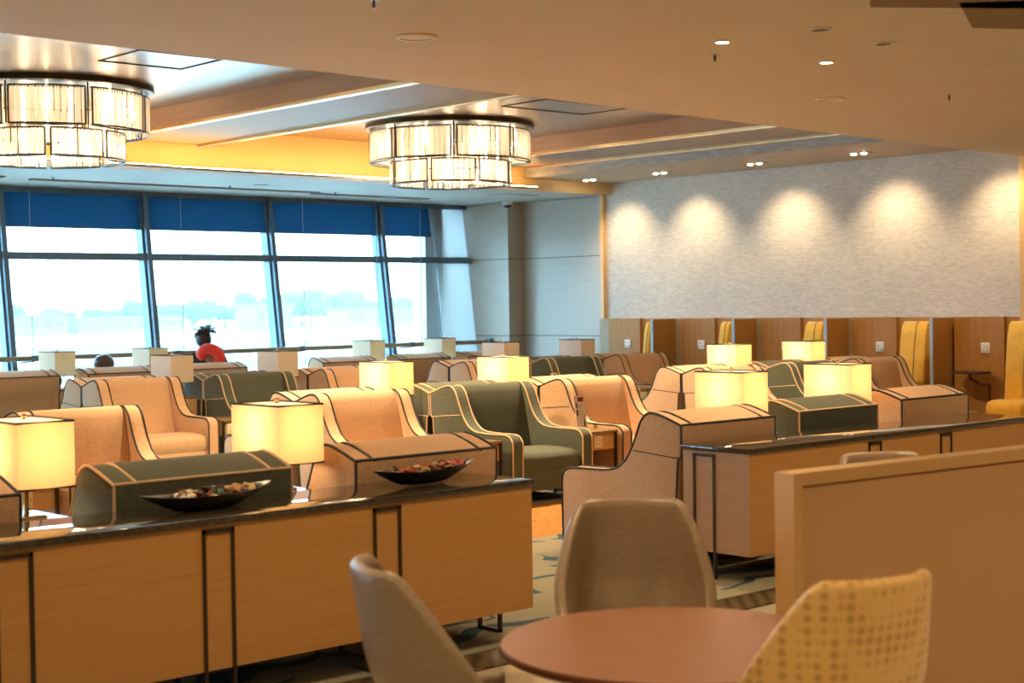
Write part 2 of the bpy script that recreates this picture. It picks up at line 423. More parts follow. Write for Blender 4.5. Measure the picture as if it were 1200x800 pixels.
# ------------------------------------------------------------------ windows (leaning outwards)
YW, LEAN = 19.06, .135
def wy(z): return YW + (z-1.1)*LEAN
ang = math.atan(LEAN)
mull = [-8.0,-5.6,-3.5,-1.5,.5,2.55,4.62,6.68, 8.74, 10.85, 12.93, 15.02]
def lean_box(bm, x0, x1, z0, z1, d0, d1, mi=0, bev=0):
    """box in the leaning window plane; d is the distance behind the plane"""
    t = bmesh.new()
    bmesh.ops.create_cube(t, size=1)
    for v in t.verts:
        z = z0 if v.co.z < 0 else z1
        d = d0 if v.co.y < 0 else d1
        v.co = Vector((x0 if v.co.x < 0 else x1, wy(z)+d, z))
    if bev: bmesh.ops.bevel(t, geom=t.edges[:], offset=bev, segments=1, affect='EDGES')
    merge(bm, t, mi)
b = NB(); 
for x in mull: lean_box(b, x-.06, x+.06, 0, 3.37, .10, .30); lean_box(b, x-.035, x+.035, 0, 3.37, .04, .10)
# every mullion its own piece of structure
b.free()
for i, x in enumerate(mull):
    b = NB(); lean_box(b, x-.065, x+.065, 0, 3.37, .10, .28, bev=.006); lean_box(b, x-.035, x+.035, 0, 3.37, .03, .10)
    struct(finish('trim_%d' % (10+i), b, M['alu'], smooth=False))
b = NB(); lean_box(b, XL, 16.84, 2.40, 2.50, .06, .24, bev=.005)
struct(finish('trim_30', b, M['alu'], smooth=False), 'blue grey transom bar across all the windows', 'window frame')
b = NB(); lean_box(b, XL, 16.84, 0, .12, .06, .30); struct(finish('trim_31', b, M['alu'], smooth=False))
b = NB(); lean_box(b, XL, 16.84, 3.30, 3.37, .06, .30); struct(finish('trim_32', b, M['alu'], smooth=False))
edges = mull + [16.1]
for i in range(len(edges)-1):
    b = NB(); lean_box(b, edges[i]+.06, edges[i+1]-.02, .12, 3.30, .17, .18)
    struct(finish('window_%d' % (i+1), b, M['glass'], smooth=False))
# last bay: pale panel and dark post up to the column
b = NB(); lean_box(b, 16.16, 16.86, 0, 3.37, .17, .19); struct(finish('trim_33', b, M['frosted'], smooth=False), 'pale blue infill panel between last window and column', 'panel')
b = NB(); box(b, 16.05, 16.42, 19.55, 19.9, -3, 3.6); struct(finish('trim_34', b, M['post'], smooth=False), 'pale blue upright post at the right end of the windows', 'post')
# roller blinds
for i in range(len(edges)-1):
    x0, x1 = edges[i]+.08, edges[i+1]-.03
    zb = 2.85
    t = thing('roller_blind', 'blue roller blind lowered a little in the %s window bay' % ('first','second','third','fourth','fifth','sixth','seventh','leftmost visible','second visible','third visible','fourth visible','last, narrow')[i], 'blind', (0,0,0))
    b = NB(); lean_box(b, x0, x1, zb, 3.34, .125, .129)
    finish('blind_fabric', b, M['blind'], t, smooth=False)
    b = NB(); lean_box(b, x0, x1, zb-.02, zb, .12, .135); finish('bottom_bar', b, M['alu'], t, smooth=False)
    if i >= 7:
        xc = (8.94, 11.17, 13.23, 14.61, 15.48)[i-7] if i < 12 else x0+.2
        b = NB(); tube(b, [(xc, 18.98, 3.37), (xc, 18.97, .78)], .005, 5); cyl(b, (xc, 18.97), .012, .70, .78, 8); finish('pull_cord', b, M['greycloth'], t)
# handrail
t = thing('handrail', 'brown wooden handrail on metal brackets running along the windows', 'handrail', (0,0,0))
b = NB(); tube(b, [(XL+.1, YW-.18, 1.1), (16.86, YW-.18, 1.1)], .035, 12); finish('rail_tube', b, M['rail'], t)
for x in mull[5:]:
    b = NB(); tube(b, [(x+.18, YW-.18, 1.1), (x+.18, YW-.16, 1.06), (x+.1, YW+.08, 1.04)], .012, 6); cyl(b, (x+.18, YW-.18), .047, 1.06, 1.14, 12)
    finish('bracket', b, M['alu'], t)
b = NB(); box(b, 16.78, 16.86, YW-.24, YW-.12, 1.04, 1.16, .01); finish('end_plate', b, M['alu'], t)

# ------------------------------------------------------------------ exterior
b = NB(); box(b, -900, 1400, 21, 1500, -4.6, -4.0); struct(finish('ground_exterior', b, M['concrete'], smooth=False), 'pale concrete airfield apron outside the windows', 'ground')
for i, (y0, y1) in enumerate(((95,112),(128,150),(178,235),(262,300),(320,345),(362,600))):
    b = NB(); box(b, -700, 1200, y0, y1, -4.1, -3.95)
    tag(finish('grass_strip', b, M['hazegrass'], smooth=False), '%s strip of pale green grass across the airfield' % ('nearest','second nearest','third nearest','fourth nearest','narrow fifth','farthest')[i], 'grass', kind='structure')
def tree_belt():
    # trees of the far belt, each a crown of clumps on a trunk
    k = 0
    for i in range(84):
        x = 118 + i*4.6 + rnd.uniform(-1,1); y = 380 + (i % 3)*14 + rnd.uniform(-4, 4)
        h = 9.0 + 1.7*math.sin(i*.21+.5) + 1.2*math.sin(i*.57+1) + rnd.uniform(-.6, .6)
        if 160 < x < 190: h *= .78
        t = thing('airfield_tree', 'hazy broadleaf tree in the belt beyond the airfield', 'tree', (x, y, -4), group='trees beyond the airfield')
        b = NB()
        for q in range(7):
            r = rnd.uniform(.22,.33)*h
            a = rnd.uniform(0, 2*PI); d = rnd.uniform(0,.32)*h
            tt = bmesh.new(); bmesh.ops.create_icosphere(tt, subdivisions=2, radius=r)
            for v in tt.verts:
                v.co *= 1 + rnd.uniform(-.14,.14)
                v.co += Vector((d*math.cos(a), d*math.sin(a)*.6, h*rnd.choice((.55,.68,.62)) + 0))
            merge(b, tt)
        finish('crown', b, M['tree'], t, smooth=False)
        b = NB(); cyl(b, (0,0), .45, 0, h*.6, 8, r2=.25); finish('trunk', b, M['leg'], t)
tree_belt()
for i, (x, y, w, hh) in enumerate(((152,350,22,4.6),(178,352,30,3.8),(256,346,26,5.0),(288,349,34,4.2),(225,345,12,6.5))):
    t = thing('airport_building', ('low pale terminal shed left of the tree gap','long pale hangar behind the third window bar','pale block with dark window row by the trees','long low white building right of the block','small pale tower block between the low buildings')[i], 'building', (x,y,-4))
    b = NB(); box(b, 0, w, 0, 10, 0, hh); finish('wall', b, M['bldg'], t, smooth=False)
    b = NB(); box(b, -.4, w+.4, -.4, 10.4, hh, hh+.4); finish('roof', b, M['bldg'], t, smooth=False)
    b = NB()
    n = int(w/3)
    for q in range(n): box(b, 1+q*3, 2.8+q*3, -.08, .02, hh*.45, hh*.75)
    finish('windows', b, M['bldg_win'], t, smooth=False)

# haze filling the airfield air, a real scattering volume
m, nt, out = new_mat('air_haze')
vs = nt.nodes.new('ShaderNodeVolumeScatter'); vs.inputs['Density'].default_value = .00045; vs.inputs[0].default_value = (.97,.985,1,1)
nt.links.new(vs.outputs[0], out.inputs['Volume'])
b = NB(); box(b, -250, 650, 70, 340, -3.9, 60)
tag(finish('airfield_haze', b, m, smooth=False), 'thin white haze hanging over the airfield', 'haze', kind='stuff')

# ------------------------------------------------------------------ lounge armchair
W, DCH = .95, 1.02
side_prof = [(.03,.10),(.0,.40),(-.02,.70),(-.045,.73),(-.05,.918),(.0,.938),(.08,.965),(.15,.985),(.21,.992),(.258,.975),(.298,.93),(.33,.86),(.37,.77),(.43,.68),(.51,.622),(.62,.602),(.80,.598),(.93,.597),(.985,.58),(1.012,.545),(1.02,.50),(1.015,.10)]
def make_chair(name, label, mat_key, pipe_key):
    fab, pip = M[mat_key], M[pipe_key]
    t = thing(name, label, 'armchair')
    TH = .125
    outline = side_prof
    for s in (-1, 1):
        xo = s*W/2; xi = s*(W/2-TH)
        b = NB(); prism_x(b, outline, min(xo,xi), max(xo,xi), bev=.022, seg=3)
        arm = finish('armrest_wing', b, fab, t, angle=50)
        b = NB()
        # piping on outer and inner rims, from front foot over the arm and wing to the rear foot
        line = outline[4:]
        for xx in (xo - s*.006, xi + s*.006):
            pts = [(xx, y, z) for y, z in smooth_line([(p[0],p[1],0) for p in line], 2) for _ in (0,)] if False else [(xx, p.x, p.y) for p in smooth_line([(q[0], q[1], 0) for q in line], 2)]
            tube(b, pts, .0075, 6)
        xx = xo - s*.006
        tube(b, [(xx, -.045,.915), (xx,-.045,.73), (xx,-.015,.70), (xx,.005,.40), (xx,.03,.11)], .0075, 6)
        tube(b, [(xx+s*.004, -.03, .715), (xx+s*.004, .36, .715+.03)], .0045, 6)
        finish('piping', b, pip, arm)
    xi = W/2-TH
    # backrest with crown slightly above the wings
    bp = [(.05,.12),(.012,.40),(-.012,.70),(-.04,.735),(-.046,.92),(.0,.943),(.08,.972),(.15,.992),(.20,.996),(.238,.975),(.265,.92),(.30,.78),(.335,.60),(.37,.44),(.38,.30),(.38,.12)]
    b = NB(); prism_x(b, bp, -xi+.001, xi-.001, bev=.014, seg=2); back = finish('backrest', b, fab, t, angle=50)
    b = NB()
    tube(b, [(-W/2+.01, -.048, .925), (W/2-.01, -.048, .925)], .0075, 6)
    finish('piping', b, pip, back)
    rp = [(.046,.11),(.006,.40),(-.018,.70),(-.0435,.73),(-.0485,.918),(-.035,.926),(-.02,.915),(-.015,.74),(.01,.70),(.03,.40),(.07,.11)]
    b = NB(); prism_x(b, rp, -W/2+.006, W/2-.006); finish('rear_panel', b, fab, back, angle=50)
    # seat cushion
    sp = [(.36,.27),(.36,.42),(.45,.435),(.60,.445),(.78,.445),(.92,.435),(.985,.41),(1.005,.37),(1.0,.31),(.985,.27)]
    b = NB(); prism_x(b, sp, -xi+.004, xi-.004, bev=.03, seg=3); finish('seat_cushion', b, fab, t, angle=50)
    b = NB(); box(b, -xi, xi, .06, .985, .11, .275, .01); finish('seat_base', b, fab, t)
    for sx in (-1,1):
        for yy in (.10, .93):
            b = NB(); t2 = bmesh.new()
            bmesh.ops.create_cone(t2, cap_ends=True, segments=4, radius1=.028, radius2=.042, depth=.11)
            bmesh.ops.rotate(t2, verts=t2.verts, cent=(0,0,0), matrix=Matrix.Rotation(PI/4,3,'Z'))
            bmesh.ops.translate(t2, verts=t2.verts, vec=(sx*(W/2-.07), yy, .068)); merge(b, t2)
            finish('leg', b, M['leg'], t, smooth=False)
    return t

tanP = make_chair('armchair', '', 'tan', 'dark_pipe')
grnP = make_chair('armchair', '', 'green', 'tan_pipe')
usedP = set()
def chair(kind, x, y, facing, label, group, dz=.012):
    """x,y = left end and rear line of the chair; facing +1 towards the windows, -1 towards the camera side"""
    P = tanP if kind == 't' else grnP
    rz = 0 if facing > 0 else PI
    loc = (x+W/2, y, dz)
    if kind not in usedP:
        usedP.add(kind); P.location = loc; P.rotation_euler = (0,0,rz); P['label'] = label; P['group'] = group; return P
    return dup(P, loc, rz, label, group)
G = 'wingback lounge armchairs'
# row backed onto the two credenzas
YA1, YA2 = 6.19, 6.38
chair('t', 1.88, YA1, 1, 'tan wing armchair backed onto left credenza, cut by the left edge', G)
chair('g', 3.25, YA1, 1, 'green wing armchair backed onto left credenza behind the first bowl', G)
chair('t', 4.57, YA1, 1, 'tan wing armchair backed onto left credenza behind the second bowl', G)
chair('t', 7.22, 6.37, 1, 'tan wing armchair seen from its side at the left end of right credenza', G)
chair('g', 8.60, 6.50, 1, 'green wing armchair backed onto right credenza between two lit lamps', G)
chair('t', 10.05, 6.63, 1, 'tan wing armchair backed onto right credenza, right of the green one', G)
chair('t', 12.72, YA2, 1, 'tan wing armchair cut off by the right edge of the photo', G)
# second row facing the camera side, and its back to back partners
YBc = 10.42
for x, k, l in ((4.66,'t','tan wing armchair facing the left credenza, far left behind the cube lamp'),
                (7.18,'t','tan wing armchair left of the green one in the nearest camera facing row'),
                (8.62,'g','green wing armchair with pale piping at centre, facing the aisle'),
                (9.95,'t','tan wing armchair beside the menu card, right of the central green one')):
    chair(k, x, YBc, -1, l, G)
YB3 = 10.85
for x, k, l in ((12.47,'t','tan wing armchair behind the lit lamps, right half of the side-on pair'),
                (13.92,'g','green wing armchair between the two small lit lamps at right'),
                (15.25,'t','tan wing armchair nearest the mustard pods, right of the green one')):
    chair(k, x, YB3, -1, l, G)
for x, k, l in ((7.18,'t','tan wing armchair back to back with the tan one left of centre'),
                (8.62,'g','green wing armchair back to back with the central green one'),
                (9.95,'t','tan wing armchair back to back with the one beside the menu card')):
    chair(k, x, YBc+.115, 1, l, G)
for x, k, l in ((12.47,'t','tan wing armchair showing its grey lit side, left half of the side-on pair'),
                (13.92,'g','green wing armchair hidden behind the small lit lamps at right'),
                (15.25,'t','tan wing armchair back to back with the one nearest the pods')):
    chair(k, x, YB3+.115, 1, l, G)
# fourth and fifth rows
YD, YD3 = 14.42, 14.62
for x, k, l in ((7.33,'t','tan wing armchair at left behind the cube lamp with the seat in view'),
                (8.75,'g','green wing armchair in front of the red neck pillow'),
                (10.12,'t','tan wing armchair right of the green one in the far left block')):
    chair(k, x, YD, -1, l, G)
    chair(k, x, YD+.115, 1, {7.33:'tan wing armchair facing the windows, far left behind the cube lamp', 8.75:'green wing armchair facing the windows between two unlit lamps', 10.12:'tan wing armchair facing the windows right of the unlit lamp'}[x], G)
for x, k, l in ((12.40,'t','tan wing armchair with grey side behind the central green chair'),
                (13.80,'g','green wing armchair left of the unlit lamp by the far wall'),
                (15.15,'t','tan wing armchair under the far wall next to the leftmost pod')):
    chair(k, x, YD3, -1, l, G)
    chair(k, x, YD3+.115, 1, {12.40:'tan wing armchair facing the windows, left half of the far side-on pair', 13.80:'green wing armchair facing the windows near the laminate column', 15.15:'tan wing armchair facing the windows beside the laminate wall'}[x], G)
# last row facing the windows
YF, YF3 = 17.2, 17.45
for x, y, l in ((7.47,YF,'tan wing armchair facing the window, cut by left edge of photo'),
                (8.78,YF,'tan wing armchair facing the window with a brown haired person in it'),
                (10.10,YF,'tan wing armchair facing the window under the red neck pillow'),
                (12.43,YF3,'tan wing armchair facing the window left of the two rightmost window lamps'),
                (13.80,YF3,'tan wing armchair facing the window between the two rightmost window lamps'),
                (15.10,YF3,'tan wing armchair facing the window nearest to the column')):
    chair('t', x, y, 1, l, G)

# ------------------------------------------------------------------ lamps, cabinets, side tables
def make_lamp(name, shade_mat, lit):
    t = thing(name, '', 'lamp')
    b = NB(); box(b, -.07, .07, -.07, .07, 0, .015, .003); finish('base', b, M['chrome'], t)
    b = NB(); box(b, -.011, .011, -.011, .011, .012, .42, .002)
    finish('pole', b, M['brass'], t)
    hx, hy, z0, z1 = .135, .215, .15, .445
    b = NB()
    for (ax, ay, bx_, by_) in ((-hx,-hy,hx,-hy),(hx,-hy,hx,hy),(hx,hy,-hx,hy),(-hx,hy,-hx,-hy)):
        th = .004
        x0, x1 = min(ax,bx_), max(ax,bx_); y0, y1 = min(ay,by_), max(ay,by_)
        if x1-x0 < 1e-6: x0 -= th/2; x1 += th/2
        if y1-y0 < 1e-6: y0 -= th/2; y1 += th/2
        v = [b.verts.new(p) for p in ((ax,ay,z0),(bx_,by_,z0),(bx_,by_,z1),(ax,ay,z1))]
        b.faces.new(v)
    bmesh.ops.remove_doubles(b, verts=b.verts, dist=1e-4)
    sh = finish('lamp_shade', b, shade_mat, t, smooth=False)
    for z in (z0, z1):
        b = NB()
        tube(b, [(-hx,-hy,z),(hx,-hy,z),(hx,hy,z),(-hx,hy,z)], .0055, 4, closed=True)
        finish('shade_trim', b, M['dark_pipe'], sh, smooth=False)
    b = NB(); v = [b.verts.new(p) for p in ((-hx,-hy,z1-.002),(hx,-hy,z1-.002),(hx,hy,z1-.002),(-hx,hy,z1-.002))]; b.faces.new(v)
    finish('top_diffuser', b, M['diffuser'], sh, smooth=False)
    b = NB(); cyl(b, (0,0), .016, z1, z1+.006, 12); sph(b, (0,0,z1+.018), .012); finish('finial', b, M['brass'], t)
    b = NB(); sph(b, (0,0,.30), .03, sc=(1,1,1.3)); cyl(b, (0,0), .016, .24, .275, 10); finish('light_bulb', b, M['bulb'] if lit else M['white'], t)
    return t
M['diffuser'] = translucent('lamp_diffuser', (.85,.84,.80), (.9,.85,.7), .4)
lampL = make_lamp('table_lamp', M['shade'], True)
lampU = make_lamp('table_lamp', M['shade'], False)
cab = thing('lamp_cabinet', '', 'cabinet')
b = NB(); box(b, -.15, .15, 0, .5, .06, .735, .004); finish('body', b, M['wood_box'], cab)
b = NB(); box(b, -.16, .16, -.005, .505, .735, .757, .003); finish('top', b, M['table_top_wood'], cab)
b = NB(); box(b, -.13, .13, .03, .47, 0.0, .06); finish('plinth', b, M['black'], cab)
tabl = thing('side_table', '', 'side table')
b = NB(); box(b, -.165, .165, 0, .50, .545, .565, .003); finish('table_top', b, M['table_top_wood'], tabl)
b = NB(); box(b, -.145, .145, .03, .48, .40, .545, .002); finish('drawer_box', b, M['wood_box'], tabl)
b = NB(); box(b, -.115, -.015, .018, .03, .42, .525, .002); sk = finish('socket_plate', b, M['cream_plate'], tabl)
b = NB()
for (px_, pz_) in ((-.085,.49),(-.045,.49),(-.085,.452),(-.045,.452)):
    for dx, dz in ((0,.008),(-.007,-.005),(.007,-.005)): box(b, px_+dx-.0022, px_+dx+.0022, .0165, .0185, pz_+dz-.003, pz_+dz+.003)
finish('socket_holes', b, M['black'], sk)
b = NB(); box(b, -.035, -.025, .0155, .019, .466, .476); finish('switch_light', b, M['red'], sk)
for sx in (-1,1):
    for yy in (.012, .47):
        b = NB(); box(b, sx*.155-.011, sx*.155+.011, yy, yy+.022, 0, .545); finish('leg', b, M['bronze'], tabl, smooth=False)
first = {'L':True,'U':True,'C':True,'T':True}
def place(P, key, loc, rz, label, group):
    if first[key]:
        first[key] = False; P.location = loc; P.rotation_euler = (0,0,rz); P['label'] = label; P['group'] = group; return P
    return dup(P, loc, rz, label, group)
LIGHTS = []
def light(name, kind, loc, energy, color, **kw):
    d = bpy.data.lights.new(name, kind); d.energy = energy; d.color = color
    for k, v in kw.items():
        if k not in ('rot',): setattr(d, k, v)
    o = bpy.data.objects.new(name, d); COL.objects.link(o); o.location = loc
    if 'rot' in kw: o.rotation_euler = kw['rot']
    return o
def lampset(x, y, lit, label, cy=None, cab_ok=True, cl=''):
    z = .757 + .012
    place(lampL if lit else lampU, 'L' if lit else 'U', (x, y, z), 0, label, 'rectangular shade table lamps')
    if lit:
        light('lamp_glow', 'POINT', (x, y, z+.34), LAMP_W, (1,.66,.25), shadow_soft_size=.035)
    place(cab, 'C', (x, (y-.25) if cy is None else cy, .012), 0, cl, 'narrow cabinets that carry the lamps')
LAMP_W = 3.8
lampset(3.06, 6.60, True, 'lit yellow cube lamp nearest the camera at far left of the left credenza', cl='narrow wooden cabinet under the nearest lit lamp at far left')
lampset(4.42, 6.60, True, 'lit yellow cube lamp between the two potpourri bowls', cl='narrow wooden cabinet under the lit lamp between the bowls')
lampset(8.37, 6.86, True, 'lit yellow lamp behind the left end of the right credenza', cl='narrow wooden cabinet under the lit lamp at right credenza left end')
lampset(9.79, 6.98, True, 'lit yellow lamp behind the right credenza, in front of the rightmost pods', cl='narrow wooden cabinet under the lit lamp right of the green chair')
lampset(4.80-.38, 10.95, True, 'lit yellow lamp sliver at the left edge of the photo', cl='narrow wooden cabinet under the lamp at the left photo edge')
lampset(8.38, 10.78, True, 'lit yellow lamp above the tan armchair left of the central green one', cl='narrow wooden cabinet left of the central green armchair')
lampset(9.78, 10.78, True, 'lit yellow lamp behind the central green armchair', cl='narrow wooden cabinet right of the central green armchair')
lampset(13.70, 11.25, True, 'small lit lamp left of the green armchair in front of the pods', cl='narrow wooden cabinet under the left small lit lamp by the pods')
lampset(15.10, 11.25, True, 'small lit lamp right of the green armchair in front of the pods', cl='narrow wooden cabinet under the right small lit lamp by the pods')
lampset(8.52, 14.72, False, 'unlit cream lamp beside the red neck pillow', cl='narrow wooden cabinet under the unlit lamp beside the red pillow')
lampset(9.92, 14.78, False, 'unlit cream lamp right of the far green armchair', cl='narrow wooden cabinet under the unlit lamp right of the far green chair')
lampset(13.57, 15.0, False, 'unlit cream lamp in front of the laminate column', cl='narrow wooden cabinet under the unlit lamp by the column')
lampset(14.94, 14.95, False, 'unlit cream lamp in front of the laminate wall, left of the pods', cl='narrow wooden cabinet under the unlit lamp left of the pods')
lampset(8.58, 17.55, False, 'unlit cream lamp leftmost in the row at the windows', cl='narrow wooden cabinet under the leftmost window lamp')
lampset(9.93, 17.7, False, 'unlit cream lamp behind the one beside the red neck pillow', cl='narrow wooden cabinet under the second window lamp')
lampset(13.60, 17.9, False, 'unlit pale lamp in front of the last full window', cl='narrow wooden cabinet under the third window lamp')
lampset(14.95, 17.9, False, 'unlit pale lamp in front of the narrow last window', cl='narrow wooden cabinet under the rightmost window lamp')

def stable(x, y, label): place(tabl, 'T', (x, y, .012), 0, label, 'small side tables with sockets')
stable(4.44, 9.42, 'small side table with socket glimpsed beneath the nearest cube lamp')
stable(8.38, 9.43, 'small side table with socket left of the central green armchair')
stable(9.76, 9.43, 'small side table with socket right of the central green armchair')
stable(8.53, 13.45, 'small side table with socket at left between tan and green armchairs')
stable(9.92, 13.45, 'small side table with socket right of the far green armchair')
stable(13.56, 13.65, 'small side table with socket left of the green chair near the far wall')
stable(14.95, 13.65, 'small side table with socket near the leftmost pod')
stable(13.70, 9.85, 'small side table left of the green armchair in front of the pods')
stable(15.06, 9.85, 'small side table right of the green armchair in front of the pods')
# end cabinet beside the last chair of the right credenza row
e = dup(cab, (11.19, 6.72, .012), 0, 'narrow wooden cabinet past the last tan chair of the right credenza', 'narrow cabinets that carry the lamps')

# menu cards
def menu(x, y, label, s=1.0):
    t = thing('menu_card', label, 'menu card', (x, y, .577), math.radians(8), 'standing menu cards')
    rot = Matrix.Rotation(math.radians(-8), 4, 'X')
    b = NB(); box(b, -.075*s, .075*s, 0, .003, 0, .30*s, rot=rot); finish('card', b, M['paper'], t, smooth=False)
    b = NB(); box(b, -.02*s, .06*s, -.002, 0, .245*s, .285*s, rot=rot); finish('red_heading', b, M['menu_red'], t, smooth=False)
    b = NB()
    for (x0, z0, w, h) in ((-.055,.12,.018,.055),(-.055,.19,.018,.045),(.035,.02,.02,.05),(.04,.07,.01,.06)):
        box(b, x0*s, (x0+w)*s, -.002, 0, z0*s, (z0+h)*s, rot=rot)
    for k in range(9):
        box(b, -.028*s, (-.028+.035+.02*((k*7)%3))*s, -.0015, 0, (.05+k*.02)*s, (.053+k*.02)*s, rot=rot)
    finish('print', b, M['black'], t, smooth=False)
menu(9.80, 9.75, 'white menu card with dark red heading beside the central green armchair')
menu(13.56, 13.95, 'white menu card with red heading in front of the far green armchair', .85)

# ------------------------------------------------------------------ credenzas
def credenza(label, x0, x1, y0, y1, frames, endleft, endright):
    t = thing('credenza', label, 'credenza', (x0, y0, 0))
    L, D = x1-x0, y1-y0
    b = NB(); box(b, 0, L, 0, D, .175, .79, .002); finish('body', b, M['wood'], t, smooth=False)
    b = NB(); box(b, -.01, L+.01, -.012, D+.01, .79, .822, .004); finish('stone_top', b, M['granite'], t)
    r = .016
    for (fa, fb) in frames:
        a, c = fa-x0, fb-x0
        b = NB(); box(b, a-r/2, a+r/2, -.008, .02, 0.01, .775); box(b, c-r/2, c+r/2, -.008, .02, 0.01, .775); box(b, a-r/2, c+r/2, -.008, .02, .757, .775)
        for q in (a, c): box(b, q-r/2, q+r/2, -.008, D-.02, 0.012, .03); box(b, q-r/2, q+r/2, D-.04, D-.02, .012, .18)
        finish('metal_frame', b, M['bronze'], t, smooth=False)
    for flag, xx in ((endleft, -.008), (endright, L-.012)):
        if flag:
            ya, yb = D-.24, D-.10
            b = NB(); box(b, xx, xx+.02, ya-r, ya, 0.012, .775); box(b, xx, xx+.02, yb, yb+r, 0.012, .775); box(b, xx, xx+.02, ya-r, yb+r, .757, .775); box(b, xx, xx+.02, ya-r, yb+r, 0.012, .03)
            finish('metal_frame', b, M['bronze'], t, smooth=False)
    return t
credenza('long oak credenza with dark stone top carrying two potpourri bowls', -.9, 5.28, 5.62, 6.12, [(1.58,1.73),(2.48,2.63),(3.385,3.53),(4.285,4.43)][0:0]+[(1.58,1.72),(2.48,2.62),(3.385,3.525),(4.285,4.43)], 1, 1)
credenza('oak credenza with dark stone top and metal frames at right', 7.20, 10.50, 5.77, 6.29, [(8.43,8.56),(9.28,9.41)], 1, 1)

# potpourri bowls
def bowl(cx, cy, rz, label, L=.36, Wd=.115):
    t = bpy.data.objects.new('potpourri_bowl', None)
    b = NB()
    n, rows = 40, 6
    def ring(s, z, k):  # boat outline scaled by s
        out = []
        for i in range(n):
            a = 2*PI*i/n
            x = math.cos(a); y = math.sin(a)
            px_ = L*s*x; py_ = Wd*s*y*(1-.45*abs(x)**3)
            zz = z + .022*k*abs(x)**2.5
            out.append(b.verts.new((px_, py_, zz)))
        return out
    outer = [ring(s, z, k) for s, z, k in ((.38,0,0),(.46,.003,0),(.66,.022,.3),(.85,.045,.7),(1.0,.068,1))]
    inner = [ring(s, z, k) for s, z, k in ((.985,.068,1),(.83,.048,.7),(.63,.028,.3),(.40,.012,0))]
    seq = outer+inner
    for A, B in zip(seq[:-1], seq[1:]):
        for i in range(n): b.faces.new((A[i], A[(i+1)%n], B[(i+1)%n], B[i]))
    b.faces.new(outer[0][::-1]); b.faces.new(inner[-1])
    o = finish('potpourri_bowl', b, M['bowl'], angle=60)
    bpy.data.objects.remove(t)
    o.location = (cx, cy, .823); o.rotation_euler = (0,0,rz)
    tag(o, label, 'bowl', 'boat shaped bowls on the left credenza')
    return o
PC = {'pink': mat('pink_petal', (.62,.13,.14), (.75,.25,.22), rough=.8), 'cream': mat('cream_pod', (.72,.60,.42), None, rough=.7), 'rust': mat('rust_petal', (.35,.09,.03), (.45,.14,.05), rough=.8),
      'brown': mat('brown_pod', (.12,.05,.025), None, rough=.7), 'ochre': mat('ochre_curl', (.58,.38,.16), (.66,.46,.22), rough=.7), 'teal': mat('teal_leaf', (.12,.22,.18), None, rough=.7), 'white': mat('white_pod', (.78,.72,.62), None, rough=.6)}
def petal_mesh(kind):
    b = NB()
    if kind == 'curl':
        n, m = 9, 4
        g = [[b.verts.new(((i/(n-1)-.5)*.05, .018*math.cos(j/(m-1)*PI)*(1-.5*abs(i/(n-1)-.5)), .016*math.sin(j/(m-1)*PI)+.012*math.sin(i/(n-1)*PI))) for j in range(m)] for i in range(n)]
        for i in range(n-1):
            for j in range(m-1): b.faces.new((g[i][j], g[i+1][j], g[i+1][j+1], g[i][j+1]))
        bmesh.ops.solidify(b, geom=b.faces[:], thickness=.002)
    elif kind == 'pod': sph(b, (0,0,0), .019, sc=(1.5,.85,.65))
    else:
        for k in range(5):
            a = k*2*PI/5
            t = bmesh.new(); bmesh.ops.create_uvsphere(t, u_segments=8, v_segments=5, radius=.012)
            for v in t.verts: v.co = Vector((v.co.x*1.3+.014*math.cos(a), v.co.y*1.3+.014*math.sin(a), v.co.z*.5 + .004))
            merge(b, t)
    return b
def fill(bo, seed, colours, lab):
    r = random.Random(seed)
    L = .36
    cache = {}
    for k in range(34):
        u = r.uniform(-.62, .88); v = r.uniform(-1,1)
        kind = r.choice(('curl','pod','flower','curl')); ck = colours[min(len(colours)-1, int((u+.62)/1.5*len(colours)))] if r.random() < .5 else r.choice(('cream','rust','brown','white','ochre'))
        wloc = Matrix.Rotation(bo.rotation_euler.z, 3, 'Z') @ Vector((L*.80*u, .115*.62*v*(1-.5*abs(u)**2), 0))
        z = .823 + .050 + .022*(1-abs(u))*(1-v*v)*r.uniform(.5,1.3) + .018*abs(u)
        key = (kind, ck)
        if key not in cache:
            o = finish('potpourri_piece', petal_mesh(kind), PC[ck], angle=60); cache[key] = o
        else:
            o = cache[key].copy(); COL.objects.link(o)
        o.location = (bo.location.x+wloc.x, bo.location.y+wloc.y, z)
        o.rotation_euler = (r.uniform(-.5,.5), r.uniform(-.5,.5), r.uniform(0, 2*PI)); s = r.uniform(.8,1.25); o.scale = (s,s,s)
        cn = {'pink':'pink','cream':'cream','rust':'rust red','brown':'dark brown','ochre':'ochre','teal':'greenish','white':'whitish'}[ck]; kn = {'curl':'curled petal','pod':'seed pod','flower':'flower head'}[kind]
        tag(o, 'dried %s %s in the %s' % (cn, kn, lab), 'potpourri', '%s %ss in the %s' % (cn, kn, lab))
    # loose bed below the distinct pieces
    b = NB()
    for k in range(60):
        u = r.uniform(-.7,.75); v = r.uniform(-1,1)
        t = bmesh.new(); bmesh.ops.create_icosphere(t, subdivisions=1, radius=r.uniform(.008,.016))
        for q in t.verts: q.co += Vector((L*.8*u, .115*.6*v*(1-.5*abs(u)**2), .034+.016*abs(u)))
        merge(b, t)
    o = finish('potpourri_bed', b, PC['brown']); o.location = bo.location; o.rotation_euler = bo.rotation_euler
    tag(o, 'dark crumbs and leaves under the petals in the %s' % lab, 'potpourri', kind='stuff')
b1 = bowl(3.58, 5.90, .12, 'long black boat shaped bowl of potpourri, left one on the credenza')
b2 = bowl(4.84, 5.93, .12, 'long black boat shaped bowl of potpourri, right one near the credenza end')
